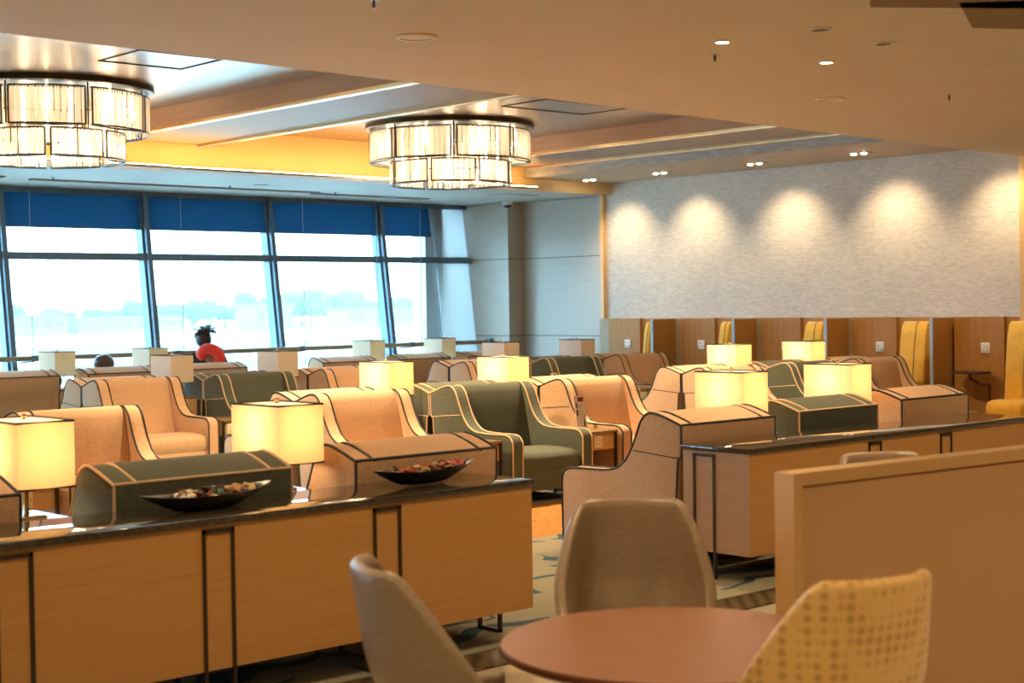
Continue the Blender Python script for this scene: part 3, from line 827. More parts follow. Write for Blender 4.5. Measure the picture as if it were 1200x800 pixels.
fill(b1, 3, ['white','rust','teal','ochre','ochre'], 'left bowl')
fill(b2, 5, ['rust','ochre','teal','cream','pink','pink'], 'right bowl')

# ------------------------------------------------------------------ ceiling fittings
def ring_fitting(name, x, y, z, r, label, cat, inner, drop=.012):
    t = thing(name, label, cat, (x, y, z))
    b = NB(); n = 28
    A = [[b.verts.new((rr*math.cos(2*PI*i/n), rr*math.sin(2*PI*i/n), zz)) for i in range(n)] for rr, zz in ((r,.0),(r,-drop*.6),(r*.93,-drop),(r*.80,-drop),(r*.78,-.002))]
    for P, Q in zip(A[:-1], A[1:]):
        for i in range(n): b.faces.new((P[i],P[(i+1)%n],Q[(i+1)%n],Q[i]))
    finish('rim', b, M['fitting'], t)
    return t
def speaker(x, y, label):
    t = ring_fitting('ceiling_speaker', x, y, 3.37, .13, label, 'speaker', 's')
    b = NB(); cyl(b, (0,0), .105, -.006, 0, 28); finish('grille', b, M['fitting'], t)
speaker(6.05, 7.42, 'round cream ceiling speaker left of centre on the near ceiling')
speaker(10.63, 7.62, 'round cream ceiling speaker below the two downlights at right')
def downlight(x, y, lit, label, z=3.37, r=.055, power=45):
    t = ring_fitting('downlight', x, y, z, r, label, 'downlight', 'd')
    b = NB(); cyl(b, (0,0), r*.78, -.005, 0, 20); finish('lens', b, M['lamp_on'] if lit else M['bronze'], t)
    if lit:
        light('downlight_beam', 'SPOT', (x, y, z-.02), power, (1,.72,.42), spot_size=math.radians(140), spot_blend=.9, shadow_soft_size=.05)
    return t
DLW = 75
downlight(7.70, 6.35, True, 'lit round downlight, left of the two on the near ceiling', power=DLW)
downlight(8.94, 6.44, True, 'lit round downlight, right of the two on the near ceiling', power=DLW)
downlight(7.83, 5.68, False, 'dark round ceiling fitting above the two lit downlights', r=.07)
downlight(8.60, 5.74, False, 'dark round ceiling fitting right of the first unlit one', r=.07)
# unseen downlights added beyond the frame to light the foreground and chair fronts
for i, (x, y) in enumerate(((3.0,7.4),(15.6,6.6),(.8,3.2),(3.3,4.2),(5.9,4.0),(8.5,4.2),(11.2,4.4),(13.8,4.6),(2.5,.6),(5.5,.6),(8.5,.8),(1.5,-2),(5.5,-2),(-3,2),(-3,-1))):
    downlight(x, y, True, 'added unseen round downlight on the near ceiling, outside the frame', power=DLW)['group'] = 'added downlights outside the frame'
    
def sprinkler(x, y, z, label):
    t = thing('sprinkler', label, 'sprinkler', (x, y, z))
    b = NB(); cyl(b, (0,0), .028, -.004, 0, 14); finish('escutcheon', b, M['chrome'], t)
    b = NB(); cyl(b, (0,0), .006, -.04, 0, 8); tube(b, [(-.012,0,-.01),(-.014,0,-.03),(0,0,-.045)], .002, 5); tube(b, [(.012,0,-.01),(.014,0,-.03),(0,0,-.045)], .002, 5); finish('head', b, M['bronze'], t)
    b = NB(); cyl(b, (0,0), .014, -.048, -.045, 12); finish('deflector', b, M['chrome'], t)
sprinkler(8.08, 6.73, 3.37, 'small sprinkler head below the left lit downlight')
sprinkler(11.22, 6.87, 3.37, 'small sprinkler head on the near ceiling at far right')
sprinkler(5.15, 6.68, 3.37, 'small sprinkler head at the top edge of the photo')
sprinkler(8.75, 17.9, 3.37, 'small sprinkler head on the window ceiling at far left')
sprinkler(11.3, 17.9, 3.37, 'small sprinkler head on the window ceiling left of middle')
sprinkler(13.2, 18.1, 3.37, 'small sprinkler head on the window ceiling above the third blind')
sprinkler(16.6, 14.9, 3.55, 'small sprinkler head on the soffit beside the twin spots')
# slot diffuser of the window ceiling
for (x0,x1,y,l) in ((8.62,13.0,18.25,'long dark slot diffuser in the window ceiling, left stretch'),(13.05,15.2,18.45,'dark slot diffuser in the window ceiling, right stretch'),(4.0,8.2,18.1,'dark slot diffuser in the window ceiling cut by the left photo edge')):
    t = thing('slot_diffuser', l, 'air diffuser', (x0, y, 3.37))
    b = NB(); box(b, 0, x1-x0, -.05, .05, -.012, 0); finish('slot', b, M['black'], t, smooth=False)
    b = NB(); box(b, 0, x1-x0, -.062, -.05, -.016, 0); box(b, 0, x1-x0, .05, .062, -.016, 0); box(b, 0, x1-x0, -.005, .005, -.016, 0); finish('slot_frame', b, M['beam'], t, smooth=False)
b = NB(); cyl(b, (0,0), .10, -.01, 0, 24); o = finish('air_valve', b, M['ceiling_white']); o.location = (11.6, 17.6, 3.37); tag(o, 'small round air valve in the window ceiling', 'air valve')
b = NB(); cyl(b, (0,0), .12, -.01, 0, 24); o = finish('air_valve', b, M['alu_light']); o.location = (14.4, 18.4, 3.37); tag(o, 'round grey air valve in the window ceiling right of the slot diffuser', 'air valve')
b = NB(); box(b, -.35,.35,-.3,.3,-.012,0, .004); o = finish('access_hatch', b, M['ceiling_white'], smooth=False); o.location = (15.9, 17.3, 3.37); tag(o, 'flat square access hatch in the window ceiling', 'hatch')
for (x0,x1,y0,y1,l) in ((6.51,7.34,11.68,12.41,'square panel outline in the coffer right of the first chandelier'),(11.46,12.74,11.87,12.6,'square panel outline in the coffer right of the second chandelier')):
    b = NB(); w = .018
    box(b, x0,x1,y0,y0+w,3.892,3.899); box(b,x0,x1,y1-w,y1,3.892,3.899); box(b,x0,x0+w,y0,y1,3.892,3.899); box(b,x1-w,x1,y0,y1,3.892,3.899)
    tag(finish('coffer_hatch', b, M['seam'], smooth=False), l, 'hatch')
downlight(12.3, 15.6, True, 'small lit downlight in the coffer left of the second chandelier', z=3.9, r=.05, power=60)
downlight(7.6, 15.3, True, 'small lit downlight in the coffer behind the first chandelier', z=3.9, r=.05, power=60)
for i, (x, y) in enumerate(((1.5,10.4),(6.3,10.4),(7.9,10.6),(10.8,10.7),(12.6,10.8),(-2,10.4))):  # strong downlights added out of sight to brighten the armchair rows
    downlight(x, y, True, 'small unseen downlight added in the coffer to brighten the armchairs', z=3.9, r=.05, power=400)['group'] = 'added unseen coffer downlights'
# dome camera
t = thing('security_camera', 'white dome security camera under the ceiling at the column', 'camera', (16.75, 18.3, 3.37))
b = NB(); cyl(b, (0,0), .085, -.06, 0, 24, bev=.01); finish('housing', b, M['white'], t)
b = NB(); sph(b, (0,0,-.06), .065, sc=(1,1,.8)); finish('dome', b, M['black'], t)
# twin spots over the wallpaper
for i, (y, l) in enumerate(((16.05,'twin spot lights at the far end of the soffit'),(14.65,'twin spot lights second from the far end of the soffit'),(12.95,'twin spot lights in the middle of the soffit'),(11.3,'twin spot lights nearest the near ceiling edge'),(9.7,'twin spot lights of the soffit hidden behind the near ceiling'))):
    t = thing('twin_spotlight', l, 'spot light', (16.35, y, 3.55))
    b = NB(); box(b, -.08, .08, -.17, .17, -.01, 0, .002); finish('plate', b, M['soffit'], t)
    for s in (-1, 1):
        b = NB(); cyl(b, (0, s*.075), .034, -.022, -.01, 16); finish('lens', b, M['spot_lens'], t)
    sp = light('spot_beam', 'SPOT', (16.45, y, 3.50), 56, (1,.74,.42), spot_size=math.radians(92), spot_blend=1.0, shadow_soft_size=.05)
    d = Vector((17.2, y, 1.95)) - Vector((16.35, y, 3.5)); sp.rotation_euler = d.to_track_quat('-Z','Y').to_euler()
# dark hanging baffles, top right
def baffle(poly, label, zb=3.0, th=.06):
    t = thing('ceiling_baffle', label, 'ceiling baffle', (poly[0][0], poly[0][1], zb))
    P = [(x-poly[0][0], y-poly[0][1]) for x, y in poly]
    b = NB(); prism_z(b, P, 0, th, 0); o = finish('board', b, [M['baffle'], M['baffle_edge']], t, smooth=False)
    for p in o.data.polygons:
        if abs(p.normal.z) < .5: p.material_index = 1
    cx = sum(p[0] for p in P)/len(P); cy = sum(p[1] for p in P)/len(P)
    for dx in (-.1, .1):
        b = NB(); cyl(b, (cx+dx, cy), .006, th, 3.37-zb, 8); finish('hanger', b, M['chrome'], t)
baffle([(5.84,3.97),(5.55,3.77),(6.4,2.9),(7.3,2.9)], 'dark brown angular ceiling baffle at the top edge, left one')
baffle([(6.68,3.96),(6.06,3.66),(6.6,3.05),(7.9,2.5),(8.4,2.9)], 'dark brown angular ceiling baffle in the top right corner', 3.0)

# ------------------------------------------------------------------ chandeliers
def chandelier(cx, cy, label, rot):
    t = thing('chandelier', label, 'chandelier', (cx, cy, 3.9), rot)
    b = NB(); n = 64
    A = [[b.verts.new((rr*math.cos(2*PI*i/n), rr*math.sin(2*PI*i/n), zz)) for i in range(n)] for rr, zz in ((1.03,0),(1.03,-.05),(1.0,-.06),(.20,-.06))]
    for P, Q in zip(A[:-1], A[1:]):
        for i in range(n): b.faces.new((P[i],P[(i+1)%n],Q[(i+1)%n],Q[i]))
    b.faces.new(A[-1]); finish('canopy_plate', b, M['bronze'], t)
    def panel(R, z0, z1, a0, a1, th, idx):
        # closed lens shaped loop: outer arc, rounded end, inner arc, rounded end
        loop = []
        na = 22
        for i in range(na+1):
            a = a0 + (a1-a0)*i/na; loop.append((R*math.cos(a), R*math.sin(a)))
        for i in range(na+1):
            a = a1 - (a1-a0)*i/na; s = math.sin(PI*i/na); rr = R - th*(.25+.75*s); loop.append((rr*math.cos(a), rr*math.sin(a)))
        P = [Vector((x,y,0)) for x,y in loop]
        # resample finely for the rods
        seg = []
        per = 0
        for i in range(len(P)):
            A_, B_ = P[i], P[(i+1)%len(P)]
            L_ = (B_-A_).length; m = max(1, round(L_/.010))
            for k in range(m): seg.append(A_.lerp(B_, k/m))
        cen = sum(P, Vector())/len(P)
        b = NB(); top = []; bot = []
        for i, p in enumerate(seg):
            q = p + (p-cen).normalized()*(.004 if i % 2 else -.002)
            top.append(b.verts.new((q.x,q.y,z1-.008))); bot.append(b.verts.new((q.x,q.y,z0+.008)))
        for i in range(len(seg)):
            if i % 3 == 2: continue
            j = (i+1) % len(seg); b.faces.new((bot[i],bot[j],top[j],top[i]))
        pn = finish('crystal_panel', b, M['rods'], t, smooth=False)
        b = NB()
        for z in (z0, z1): tube(b, [(x,y,z) for x,y in loop], .009, 6, closed=True)
        for (x,y) in (loop[0], loop[na]): tube(b, [(x,y,z0),(x,y,z1)], .009, 6)
        finish('panel_frame', b, M['bronze'], pn)
    for k in range(8):
        a = k*PI/4; panel(.98, -.45, -.10, a+.035, a+PI/4-.035, .13, k)
    for k in range(8):
        a = k*PI/4 + PI/8; panel(.74, -.72, -.46, a+.035, a+PI/4-.035, .11, k)
    # struts and bulbs
    for k in range(8):
        a = k*PI/4
        b = NB(); tube(b, [(.96*math.cos(a),.96*math.sin(a),-.05),(.96*math.cos(a),.96*math.sin(a),-.45)], .008, 6); tube(b, [(.96*math.cos(a),.96*math.sin(a),-.30),(.70*math.cos(a),.70*math.sin(a),-.30)], .008, 6)
        tube(b, [(.71*math.cos(a),.71*math.sin(a),-.05),(.71*math.cos(a),.71*math.sin(a),-.72)], .008, 6); finish('strut', b, M['bronze'], t)
    for k in range(8):
        a = k*PI/4 + PI/8
        for R_, z_ in ((.82,-.26),):
            b = NB(); sph(b, (R_*math.cos(a), R_*math.sin(a), z_), .03, sc=(1,1,1.3)); cyl(b, (R_*math.cos(a), R_*math.sin(a)), .012, z_+.03, -.06, 8); finish('light_bulb', b, M['bulb'], t)
        a2 = k*PI/4
        b = NB(); sph(b, (.58*math.cos(a2), .58*math.sin(a2), -.55), .03, sc=(1,1,1.3)); cyl(b, (.58*math.cos(a2), .58*math.sin(a2)), .012, -.52, -.06, 8); finish('light_bulb', b, M['bulb'], t)
    for k in range(4):
        a = rot + k*PI/2 + PI/8
        light('chandelier_glow', 'POINT', (cx+.82*math.cos(a), cy+.82*math.sin(a), 3.9-.26), 5.5, (1,.80,.56), shadow_soft_size=.05)
        a = rot + k*PI/2 + PI/2
        light('chandelier_glow', 'POINT', (cx+.55*math.cos(a), cy+.55*math.sin(a), 3.9-.56), 4.5, (1,.80,.56), shadow_soft_size=.05)
base = math.atan2(-13.6, -6.3)
chandelier(6.92, 14.25, 'large two tier crystal rod chandelier at upper left', math.atan2(-14.25,-6.92)+PI/8)
chandelier(12.2, 14.35, 'large two tier crystal rod chandelier above the middle of the lounge', math.atan2(-14.15,-12.05)+.05)
chandelier(1.5, 14.2, 'large two tier crystal rod chandelier outside the frame at left', 0)

# ------------------------------------------------------------------ pods along the papered wall
XF, XB2 = 16.50, 16.95
plain('wall_ledge', 16.99, 17.199, 8.0, 16.5, .014, 1.472, M['ledge'], 'low papered ledge along the foot of the papered wall behind the pods', 'wall')
divY = [14.98, 13.48, 11.95, 10.38, 8.80]
panL = [16.24, 14.78, 13.31, 11.82, 10.32]; panR = [15.60, 14.16, 12.66, 11.15, 9.64]
benL = [15.31, 13.89, 12.43, 10.94, 9.47]; benR = [15.19, 13.72, 12.15, 10.57, 9.06]
names = ('leftmost','second from left','third from left','fourth from left','rightmost')
for i, yd in enumerate(divY):
    lab = names[i]
    t = thing('pod_divider', 'brown wood divider panel of the %s pod with grey metal edge' % lab, 'divider', (XF, yd, 0), 0, 'dividers between the pods')
    b = NB(); box(b, .012, 16.99-XF, -.02, .02, 0.014, 1.462); finish('panel', b, M['wood_v'], t, smooth=False)
    b = NB(); box(b, 0, .012, -.022, .022, 0.014, 1.466); finish('edge_cap', b, M['alu_light'], t, smooth=False)
    y0, y1 = panR[i], panL[i]
    bp = thing('pod_back_panel', 'brown wood back panel with power socket in the %s pod' % lab, 'panel', (XB2, y0, 0), 0, 'back panels of the pods')
    b = NB(); box(b, -.03, .02, 0, y1-y0, .014, 1.472); finish('panel', b, M['wood_v'], bp, smooth=False)
    b = NB(); box(b, .015, .037, yd+.03-y0, -.002, .014, 1.465); finish('recessed_panel', b, M['wood_v'], bp, smooth=False)
    ys = .245
    sk2 = NB(); box(sk2, -.042, -.03, ys-.06, ys+.06, 1.03, 1.155, .003); so = finish('power_socket', sk2, M['white'], bp)
    b = NB()
    for (dy, dz) in ((-.03,.03),(.03,.03),(-.03,-.03),(.03,-.03)):
        for ey, ez in ((0,.01),(-.009,-.006),(.009,-.006)): box(b, -.0435, -.041, ys+dy+ey-.003, ys+dy+ey+.003, 1.092+dz+ez-.004, 1.092+dz+ez+.004)
    finish('socket_holes', b, M['black'], so, smooth=False)
    b = NB(); box(b, -.0445, -.041, ys+.01, ys+.022, 1.10, 1.118); finish('indicator', b, M['red'], so, smooth=False)
    # mustard high back bench facing the lounge; profile drawn in (depth, height) and turned to face -x
    wb = benL[i]-benR[i]
    t = thing('high_back_bench', 'mustard velvet high back bench of the %s pod' % lab, 'bench', (16.94, benR[i], 0), math.radians(90), 'mustard benches in the pods')
    prof = [(0,.10),(0,1.38),(.03,1.415),(.16,1.42),(.21,1.39),(.25,1.25),(.29,.95),(.32,.62),(.33,.50),(.34,.10)]
    b = NB(); prism_x(b, prof, 0, wb, bev=.018, seg=3); bk = finish('backrest', b, M['yellow'], t, angle=50)
    b = NB(); tube(b, [(wb*.42,y,z) for y,z in ((.16,1.424),(.213,1.39),(.253,1.25),(.293,.95),(.322,.62),(.332,.52))], .004, 5); finish('seam', b, M['seam'], bk)
    sp = [(.335,.16),(.335,.47),(.40,.50),(.55,.50),(.63,.485),(.67,.44),(.665,.36),(.64,.16)]
    b = NB(); prism_x(b, sp, -.0, wb+.06, bev=.05, seg=3); finish('seat_cushion', b, M['yellow'], t, angle=50)
    b = NB(); box(b, .02, wb-.02, .03, .58, .012, .16); finish('plinth', b, M['black'], t, smooth=False)
    yt = (y0+y1)/2 + .0
    t = thing('swivel_table', 'small dark oval swivel table in the %s pod' % lab, 'table', (16.68, yt-.02, 0), 0, 'swivel tables in the pods')
    b = NB(); tt = bmesh.new(); bmesh.ops.create_cone(tt, cap_ends=True, segments=36, radius1=.25, radius2=.25, depth=.022)
    for v in tt.verts: v.co = Vector((v.co.x*.85, v.co.y*1.05, v.co.z + .80))
    merge(b, tt); finish('table_top', b, [M['leg']], t)
    b = NB(); tube(b, [(0,0,.785),(0,0,.73),(.03,-.10,.66),(.10,-.16,.655),(.13,-.18,.655),(.13,-.18,.02)], .020, 8); finish('swivel_arm', b, M['copper_edge'], t)
    b = NB(); cyl(b, (.13,-.18), .08, .012, .025, 20); finish('foot_plate', b, M['bronze'], t)

# ------------------------------------------------------------------ foreground: partition, round table, shell chairs
t = thing('partition', 'low tan upholstered partition with wooden frame at lower right', 'partition', (4.27, 3.23, 0), math.radians(-6))
Lp = 3.2
b = NB(); box(b, 0, Lp, 0, .09, .0, .055); box(b, 0, Lp, 0, .09, 1.06, 1.105); box(b, 0, .045, 0, .09, .055, 1.06); box(b, Lp-.045, Lp, 0, .09, .055, 1.06); finish('frame', b, M['part_frame'], t, smooth=False)
b = NB(); box(b, .05, Lp-.05, .012, .078, .06, 1.055, .012, 3); finish('padded_panel', b, M['part_fabric'], t)

t = thing('round_table', 'round copper brown cafe table in the foreground', 'table', (3.54, 3.13, 0))
b = NB(); cyl(b, (0,0), .54, .635, .660, 72, bev=.004); o = finish('table_top', b, [M['copper_top'], M['copper_edge']], t)
for p in o.data.polygons:
    if abs(p.normal.z) < .3 or p.normal.z < -.5: p.material_index = 1
b = NB(); cyl(b, (0,0), .035, .02, .635, 20); finish('column', b, M['bronze'], t)
b = NB(); cyl(b, (0,0), .24, 0, .02, 40, bev=.006); finish('foot', b, M['bronze'], t)

def shell_chair(name, loc, rz, m_out, m_in, label, ztop=.965):
    """tub chair, back towards -y before rotation, facing +y"""
    t = thing(name, label, 'chair', loc, rz)
    nphi, nz = 44, 14
    aw, ad = .30, .29
    def hgt(phi):
        a = abs(phi)
        k = max(0, min(1, (a-.62)/(1.55-.62)))
        return ztop - (ztop-.56)*(k**1.3)
    def pt(phi, s, off):
        # s 0 at seat level .. 1 rim ; leaning outwards with height
        zt = hgt(phi); z = .42 + (zt-.42)*s
        lean = .02 + .10*(z-.42)/.6
        r_x = (aw-off)*(.80 + .20*min(1, max(0,(z-.38))/.30)) ; r_y = (ad-off)*(.80+.20*min(1,max(0,(z-.38))/.30))
        # superellipse for a boxy back
        c, s_ = math.sin(phi), -math.cos(phi)
        e = 2/2.7
        x = r_x*math.copysign(abs(c)**e, c); y = r_y*math.copysign(abs(s_)**e, s_)
        y -= lean*max(0, -s_)
        taper = 1 - .05*max(0, z-.72)/.3
        return Vector((x*taper, y, z))
    P0, P1 = -1.95, 1.95
    b = NB()
    def grid(off):
        g = []
        for i in range(nphi+1):
            phi = P0 + (P1-P0)*i/nphi
            g.append([b.verts.new(pt(phi, j/nz, off)) for j in range(nz+1)])
        return g
    go = grid(0); gi = grid(.045)
    for g, mi in ((go,0),(gi,1)):
        for i in range(nphi):
            for j in range(nz):
                f = b.faces.new((g[i][j], g[i+1][j], g[i+1][j+1], g[i][j+1])); f.material_index = mi
    # rounded rim
    def mid(i, j): 
        a, c = go[i][j].co, gi[i][j].co
        return (a+c)/2
    rim = [b.verts.new(mid(i,nz) + Vector((0,0,.016))) for i in range(nphi+1)]
    for i in range(nphi):
        b.faces.new((go[i][nz], go[i+1][nz], rim[i+1], rim[i])); f = b.faces.new((rim[i], rim[i+1], gi[i+1][nz], gi[i][nz])); f.material_index = 0
    for i in (0, nphi):
        for j in range(nz): b.faces.new((go[i][j], go[i][j+1], gi[i][j+1], gi[i][j]))
        b.faces.new((go[i][nz], rim[i], gi[i][nz]))
    for i in range(nphi): b.faces.new((go[i][0], gi[i][0], gi[i+1][0], go[i+1][0]))
    o = finish('backrest_shell', b, [m_out, m_in], t, angle=60)
    md = o.modifiers.new('sub', 'SUBSURF'); md.levels = 1; md.render_levels = 1
    b = NB(); tt = bmesh.new(); bmesh.ops.create_cone(tt, cap_ends=True, segments=40, radius1=.23, radius2=.235, depth=.10)
    es = [e for e in tt.edges if abs(e.verts[0].co.z-e.verts[1].co.z) < 1e-6]
    bmesh.ops.bevel(tt, geom=es, offset=.03, segments=3, affect='EDGES')
    for v in tt.verts: v.co = Vector((v.co.x*1.02, v.co.y*1.05+.03, v.co.z+.44))
    merge(b, tt); finish('seat', b, m_in, t, angle=50)
    for sx in (-1,1):
        for sy in (-1,1):
            b = NB(); tube(b, [(sx*.14, sy*.14, .42),(sx*.22, sy*.23, .0)], .013, 8); finish('leg', b, M['bronze'], t)
    return t
shell_chair('cafe_chair', (3.93, 3.65, 0), math.radians(137), M['grey_leather'], M['grey_leather'], 'taupe leather tub chair behind the round table')
shell_chair('cafe_chair', (2.95, 3.33, 0), math.radians(-116), M['grey_leather'], M['grey_leather'], 'taupe leather tub chair left of the round table, seen from behind')
shell_chair('cafe_chair', (3.51, 2.65, 0), math.radians(-14), M['gold'], M['gold'], 'golden honeycomb patterned tub chair in front of the round table')
shell_chair('cafe_chair', (6.03, 3.90, 0), math.radians(150), M['grey_leather'], M['grey_leather'], 'taupe tub chair mostly hidden behind the tan partition')

# ------------------------------------------------------------------ people
def person(label, loc, rz, s=1.0, hair='brown_hair', cloth='jacket', seated=True, headturn=0, child=False, hw=1.0):
    t = thing('person', label, 'person', loc, rz)
    # skeleton: (name, parent, position, radius) in metres for a seated adult facing +y, origin below the hips on the floor
    if seated:
        J = [('pel',None,(0,0,.50),.125),('abd','pel',(0,.0,.66),.115),('chest','abd',(0,-.01,.84),.135),('neck','chest',(0,.0,1.0),.055),('nk2','neck',(0,.02,1.05),.052),
             ('hd','nk2',(0,.03,1.13),.075),('top','hd',(0,.03,1.19),.065)]
        for s_ in (-1,1):
            n = str(s_)
            J += [('hip'+n,'pel',(s_*.10,.06,.49),.09),('kn'+n,'hip'+n,(s_*.13,.45,.50),.058),('an'+n,'kn'+n,(s_*.13,.48,.09),.038),('to'+n,'an'+n,(s_*.14,.62,.04),.032),
                  ('sh'+n,'chest',(s_*.17,-.01,.94),.06),('el'+n,'sh'+n,(s_*.23,.05,.68),.042),('wr'+n,'el'+n,(s_*.14,.28,.62),.028),('pa'+n,'wr'+n,(s_*.11,.35,.61),.026)]
            for q, dx in enumerate((-.028,-.010,.010,.026)):
                J += [('f%d'%q+n,'pa'+n,(s_*.11+dx,.395,.605),.010),('g%d'%q+n,'f%d'%q+n,(s_*.11+dx,.425-.005*abs(q-1),.585),.008)]
            J += [('th'+n,'pa'+n,(s_*.07,.36,.62),.011),('ti'+n,'th'+n,(s_*.055,.385,.615),.009)]
    else:
        J = [('pel',None,(0,0,.48),.10),('abd','pel',(0,0,.58),.095),('chest','abd',(0,0,.70),.105),('neck','chest',(0,0,.80),.045),('hd','neck',(0,.02,.89),.075),('top','hd',(0,.01,.95),.07)]
        for s_ in (-1,1):
            n = str(s_)
            J += [('hip'+n,'pel',(s_*.06,0,.44),.07),('kn'+n,'hip'+n,(s_*.07,.01,.25),.048),('an'+n,'kn'+n,(s_*.07,0,.05),.033),('to'+n,'an'+n,(s_*.075,.09,.03),.028),
                  ('sh'+n,'chest',(s_*.12,0,.75),.045),('el'+n,'sh'+n,(s_*.17,.02,.60),.033),('wr'+n,'el'+n,(s_*.16,.10,.50),.022),('pa'+n,'wr'+n,(s_*.16,.14,.48),.02)]
            for q, dx in enumerate((-.018,-.006,.006,.016)): J += [('f%d'%q+n,'pa'+n,(s_*.16+dx,.17,.47),.008)]
            J += [('th'+n,'pa'+n,(s_*.13,.15,.485),.008)]
    me = bpy.data.meshes.new('body'); idx = {j[0]:i for i, j in enumerate(J)}
    me.from_pydata([Vector(j[2])*s for j in J], [(idx[j[1]], idx[j[0]]) for j in J if j[1]], [])
    o = bpy.data.objects.new('body', me); COL.objects.link(o); o.parent = t
    sk = o.modifiers.new('skin','SKIN'); sk.use_smooth_shade = True
    for i, j in enumerate(J):
        v = me.skin_vertices[0].data[i]; v.radius = (j[3]*s, j[3]*s); v.use_root = (i == 0)
    sb = o.modifiers.new('sub','SUBSURF'); sb.levels = 1; sb.render_levels = 2
    me.materials.append(M['skin'])
    hz = 1.13*s if seated else .90*s; hy = .03*s if seated else .01
    hr = .098*s if seated else .088*s
    # face details
    b = NB(); c = (0, hy, hz)
    sph(b, c, hr*.95, sc=(.84,.98,1.12)); sph(b, (0, hy+hr*.95, hz-.01*s), .016*s, sc=(.8,1.2,1.4)); 
    for q in (-1,1): sph(b, (q*hr*.82, hy-.005, hz-.01*s), .022*s, sc=(.4,.9,1.3))
    hd = finish('head', b, M['skin'], t)
    b = NB()
    for q in (-1,1): sph(b, (q*.032*s, hy+hr*.84, hz+.015*s), .012*s, sc=(1,.6,.8))
    sph(b, (0, hy+hr*.86, hz-.055*s), .018*s, sc=(1.3,.35,.35)); finish('eyes_and_mouth', b, M['hair'], hd)
    # hair cap: leaves the face free
    b = NB(); tt = bmesh.new(); bmesh.ops.create_uvsphere(tt, u_segments=32, v_segments=22, radius=hr*1.12)
    kill = [v for v in tt.verts if v.co.y > hr*.45 and v.co.z < hr*.55 or v.co.z < -hr*.95]
    bmesh.ops.delete(tt, geom=kill, context='VERTS')
    for v in tt.verts: v.co = Vector((v.co.x*.93*hw, v.co.y*1.0*(1+(hw-1)*.5)+hy-.006-(hw-1)*.04, v.co.z*1.08+hz+.012)) * 1.0
    merge(b, tt); hc = finish('hair', b, M[hair], hd)
    # clothes following the trunk and sleeves
    b = bpy.data.meshes.new('clothes')
    keep = [j for j in J if j[0] in ('pel','abd','chest','hip-1','hip1','kn-1','kn1','sh-1','sh1','el-1','el1','wr-1','wr1','an-1','an1')]
    ix = {j[0]:i for i, j in enumerate(keep)}
    b.from_pydata([Vector(j[2])*s for j in keep], [(ix[j[1]], ix[j[0]]) for j in keep if j[1]], [])
    co = bpy.data.objects.new('clothes', b); COL.objects.link(co); co.parent = t
    k2 = co.modifiers.new('skin','SKIN'); k2.use_smooth_shade = True
    for i, j in enumerate(keep):
        v = b.skin_vertices[0].data[i]; v.radius = (j[3]*s*1.18+.006, j[3]*s*1.18+.006); v.use_root = (i == 0)
    s2 = co.modifiers.new('sub','SUBSURF'); s2.levels = 1; s2.render_levels = 2
    b.materials.append(M[cloth])
    return t, hc, (0, hy, hz), hr
person('seated person with straight brown hair, back of head above the armchair', (9.24, 17.62, .0), 0, .92, 'brown_hair', 'greycloth', hw=1.42)
t, hc, (hx_, hy_, hz_), hr_ = person('seated person in dark jacket with tousled dark bun, wearing a red neck pillow', (10.96, 17.74, .13), math.radians(-12), 1.05, 'hair', 'jacket')
t.rotation_euler = (0, math.radians(-9), math.radians(-12))
# tousled bun
b = NB(); r = random.Random(4)
sph(b, (.02, hy_-.02, hz_+.11), .07, sc=(1.3,1.1,.8))
for k in range(110):
    a = r.uniform(0, 2*PI); el = r.uniform(-.3, 1.3)
    d = Vector((math.cos(a)*math.cos(el), math.sin(a)*math.cos(el), math.sin(el)))
    p = Vector((.03, hy_-.03, hz_+.09)) + Vector((d.x*.10, d.y*.08, d.z*.05))
    L_ = r.uniform(.03,.08); dv = (d + Vector((r.uniform(-.6,.6), r.uniform(-.6,.6), r.uniform(-.4,.5)))).normalized()
    tube(b, [p, p+dv*L_*.5, p+dv*L_+Vector((0,0,-.012))], .005, 5)
finish('hair_bun', b, M['hair'], hc)
person('small standing child with dark hair seen between chairs below the leftmost window lamp', (8.98, 18.42, .012), math.radians(70), .88, 'hair', 'jacket', seated=False)
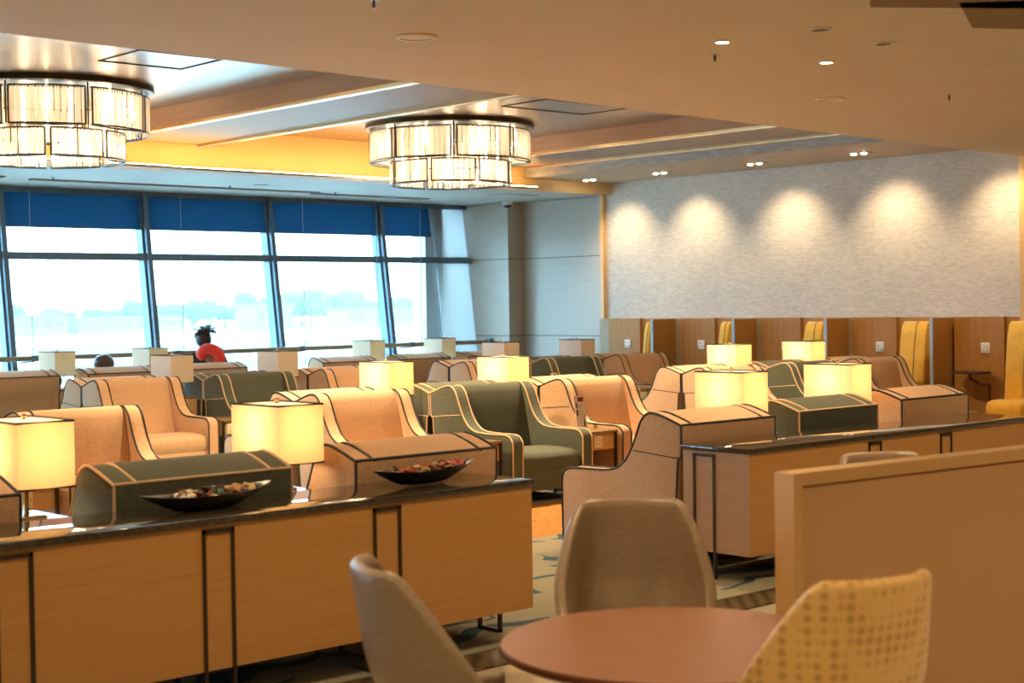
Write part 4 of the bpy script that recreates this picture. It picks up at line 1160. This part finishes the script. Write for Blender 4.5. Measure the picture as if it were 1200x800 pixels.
# neck pillow, a U shaped ring
b = NB(); pts = []
for i in range(25):
    a = math.radians(-60 + 300*i/24)
    pts.append((.105*math.cos(a), 0, .105*math.sin(a)))
import itertools
def fat(bm, pts, rad, seg=14):
    pts = [Vector(p) for p in pts]; n = len(pts); rings = []
    for i, p in enumerate(pts):
        d = (pts[min(i+1,n-1)]-pts[max(i-1,0)]).normalized(); a = Vector((0,1,0)); c = d.cross(a).normalized()
        k = min(1, .35+min(i, n-1-i)*.28)
        rings.append([bm.verts.new(p + (a*math.cos(2*PI*q/seg)*.95 + c*math.sin(2*PI*q/seg))*rad*k) for q in range(seg)])
    for A, B in zip(rings[:-1], rings[1:]):
        for q in range(seg): bm.faces.new((A[q],A[(q+1)%seg],B[(q+1)%seg],B[q]))
    bm.faces.new(rings[0]); bm.faces.new(rings[-1][::-1])
pts = []
for i in range(25):
    a = math.radians(-55 + 290*i/24)
    pts.append((.112*math.cos(a), 0, .092*math.sin(a)))
fat(b, pts, .066)
o = finish('neck_pillow', b, M['pillow'], angle=80); o.scale = (1.12,1.12,1.12); o.location = (10.775, 17.62, 1.075); o.rotation_euler = (math.radians(12), math.radians(28), math.radians(-38))
tag(o, 'bright red U shaped neck pillow around the seated person by the window', 'neck pillow')

# ------------------------------------------------------------------ camera, world, render settings
f = 1800.15
cam = bpy.data.cameras.new('camera'); cam.sensor_width = 36; cam.lens = f/1200*36
co = bpy.data.objects.new('camera', cam); COL.objects.link(co)
d1 = Vector((1960,72,-f)).normalized(); d2 = Vector((-1654,18,-f)); d2 = (d2 - d1*d2.dot(d1)).normalized(); d3 = d1.cross(d2)
R = Matrix((d1, d2, d3))      # rows: world axes in camera space -> R maps camera vectors to world
co.matrix_world = Matrix.Translation((0,0,H)) @ R.to_4x4()
cam.dof.use_dof = True; cam.dof.focus_distance = 12.0; cam.dof.aperture_fstop = 3.2
cam.clip_end = 3000
SC.camera = co

w = bpy.data.worlds.new('world'); SC.world = w; w.use_nodes = True
nt = w.node_tree
for n in list(nt.nodes): nt.nodes.remove(n)
o_ = nt.nodes.new('ShaderNodeOutputWorld'); bg = nt.nodes.new('ShaderNodeBackground')
bg.inputs[0].default_value = (.40,.74,1.0,1); bg.inputs[1].default_value = 6.5
nt.links.new(bg.outputs[0], o_.inputs[0])

SC.view_settings.view_transform = 'Standard'; SC.view_settings.look = 'None'; SC.view_settings.gamma = 1; SC.view_settings.use_curve_mapping = False
SC.view_settings.exposure = 1.35
cy = SC.cycles
cy.max_bounces = 8; cy.diffuse_bounces = 4; cy.glossy_bounces = 4; cy.transmission_bounces = 6; cy.transparent_max_bounces = 12; cy.volume_bounces = 1
cy.sample_clamp_indirect = 6; cy.use_light_tree = True
cy.caustics_reflective = False; cy.caustics_refractive = False
cy.use_denoising = True
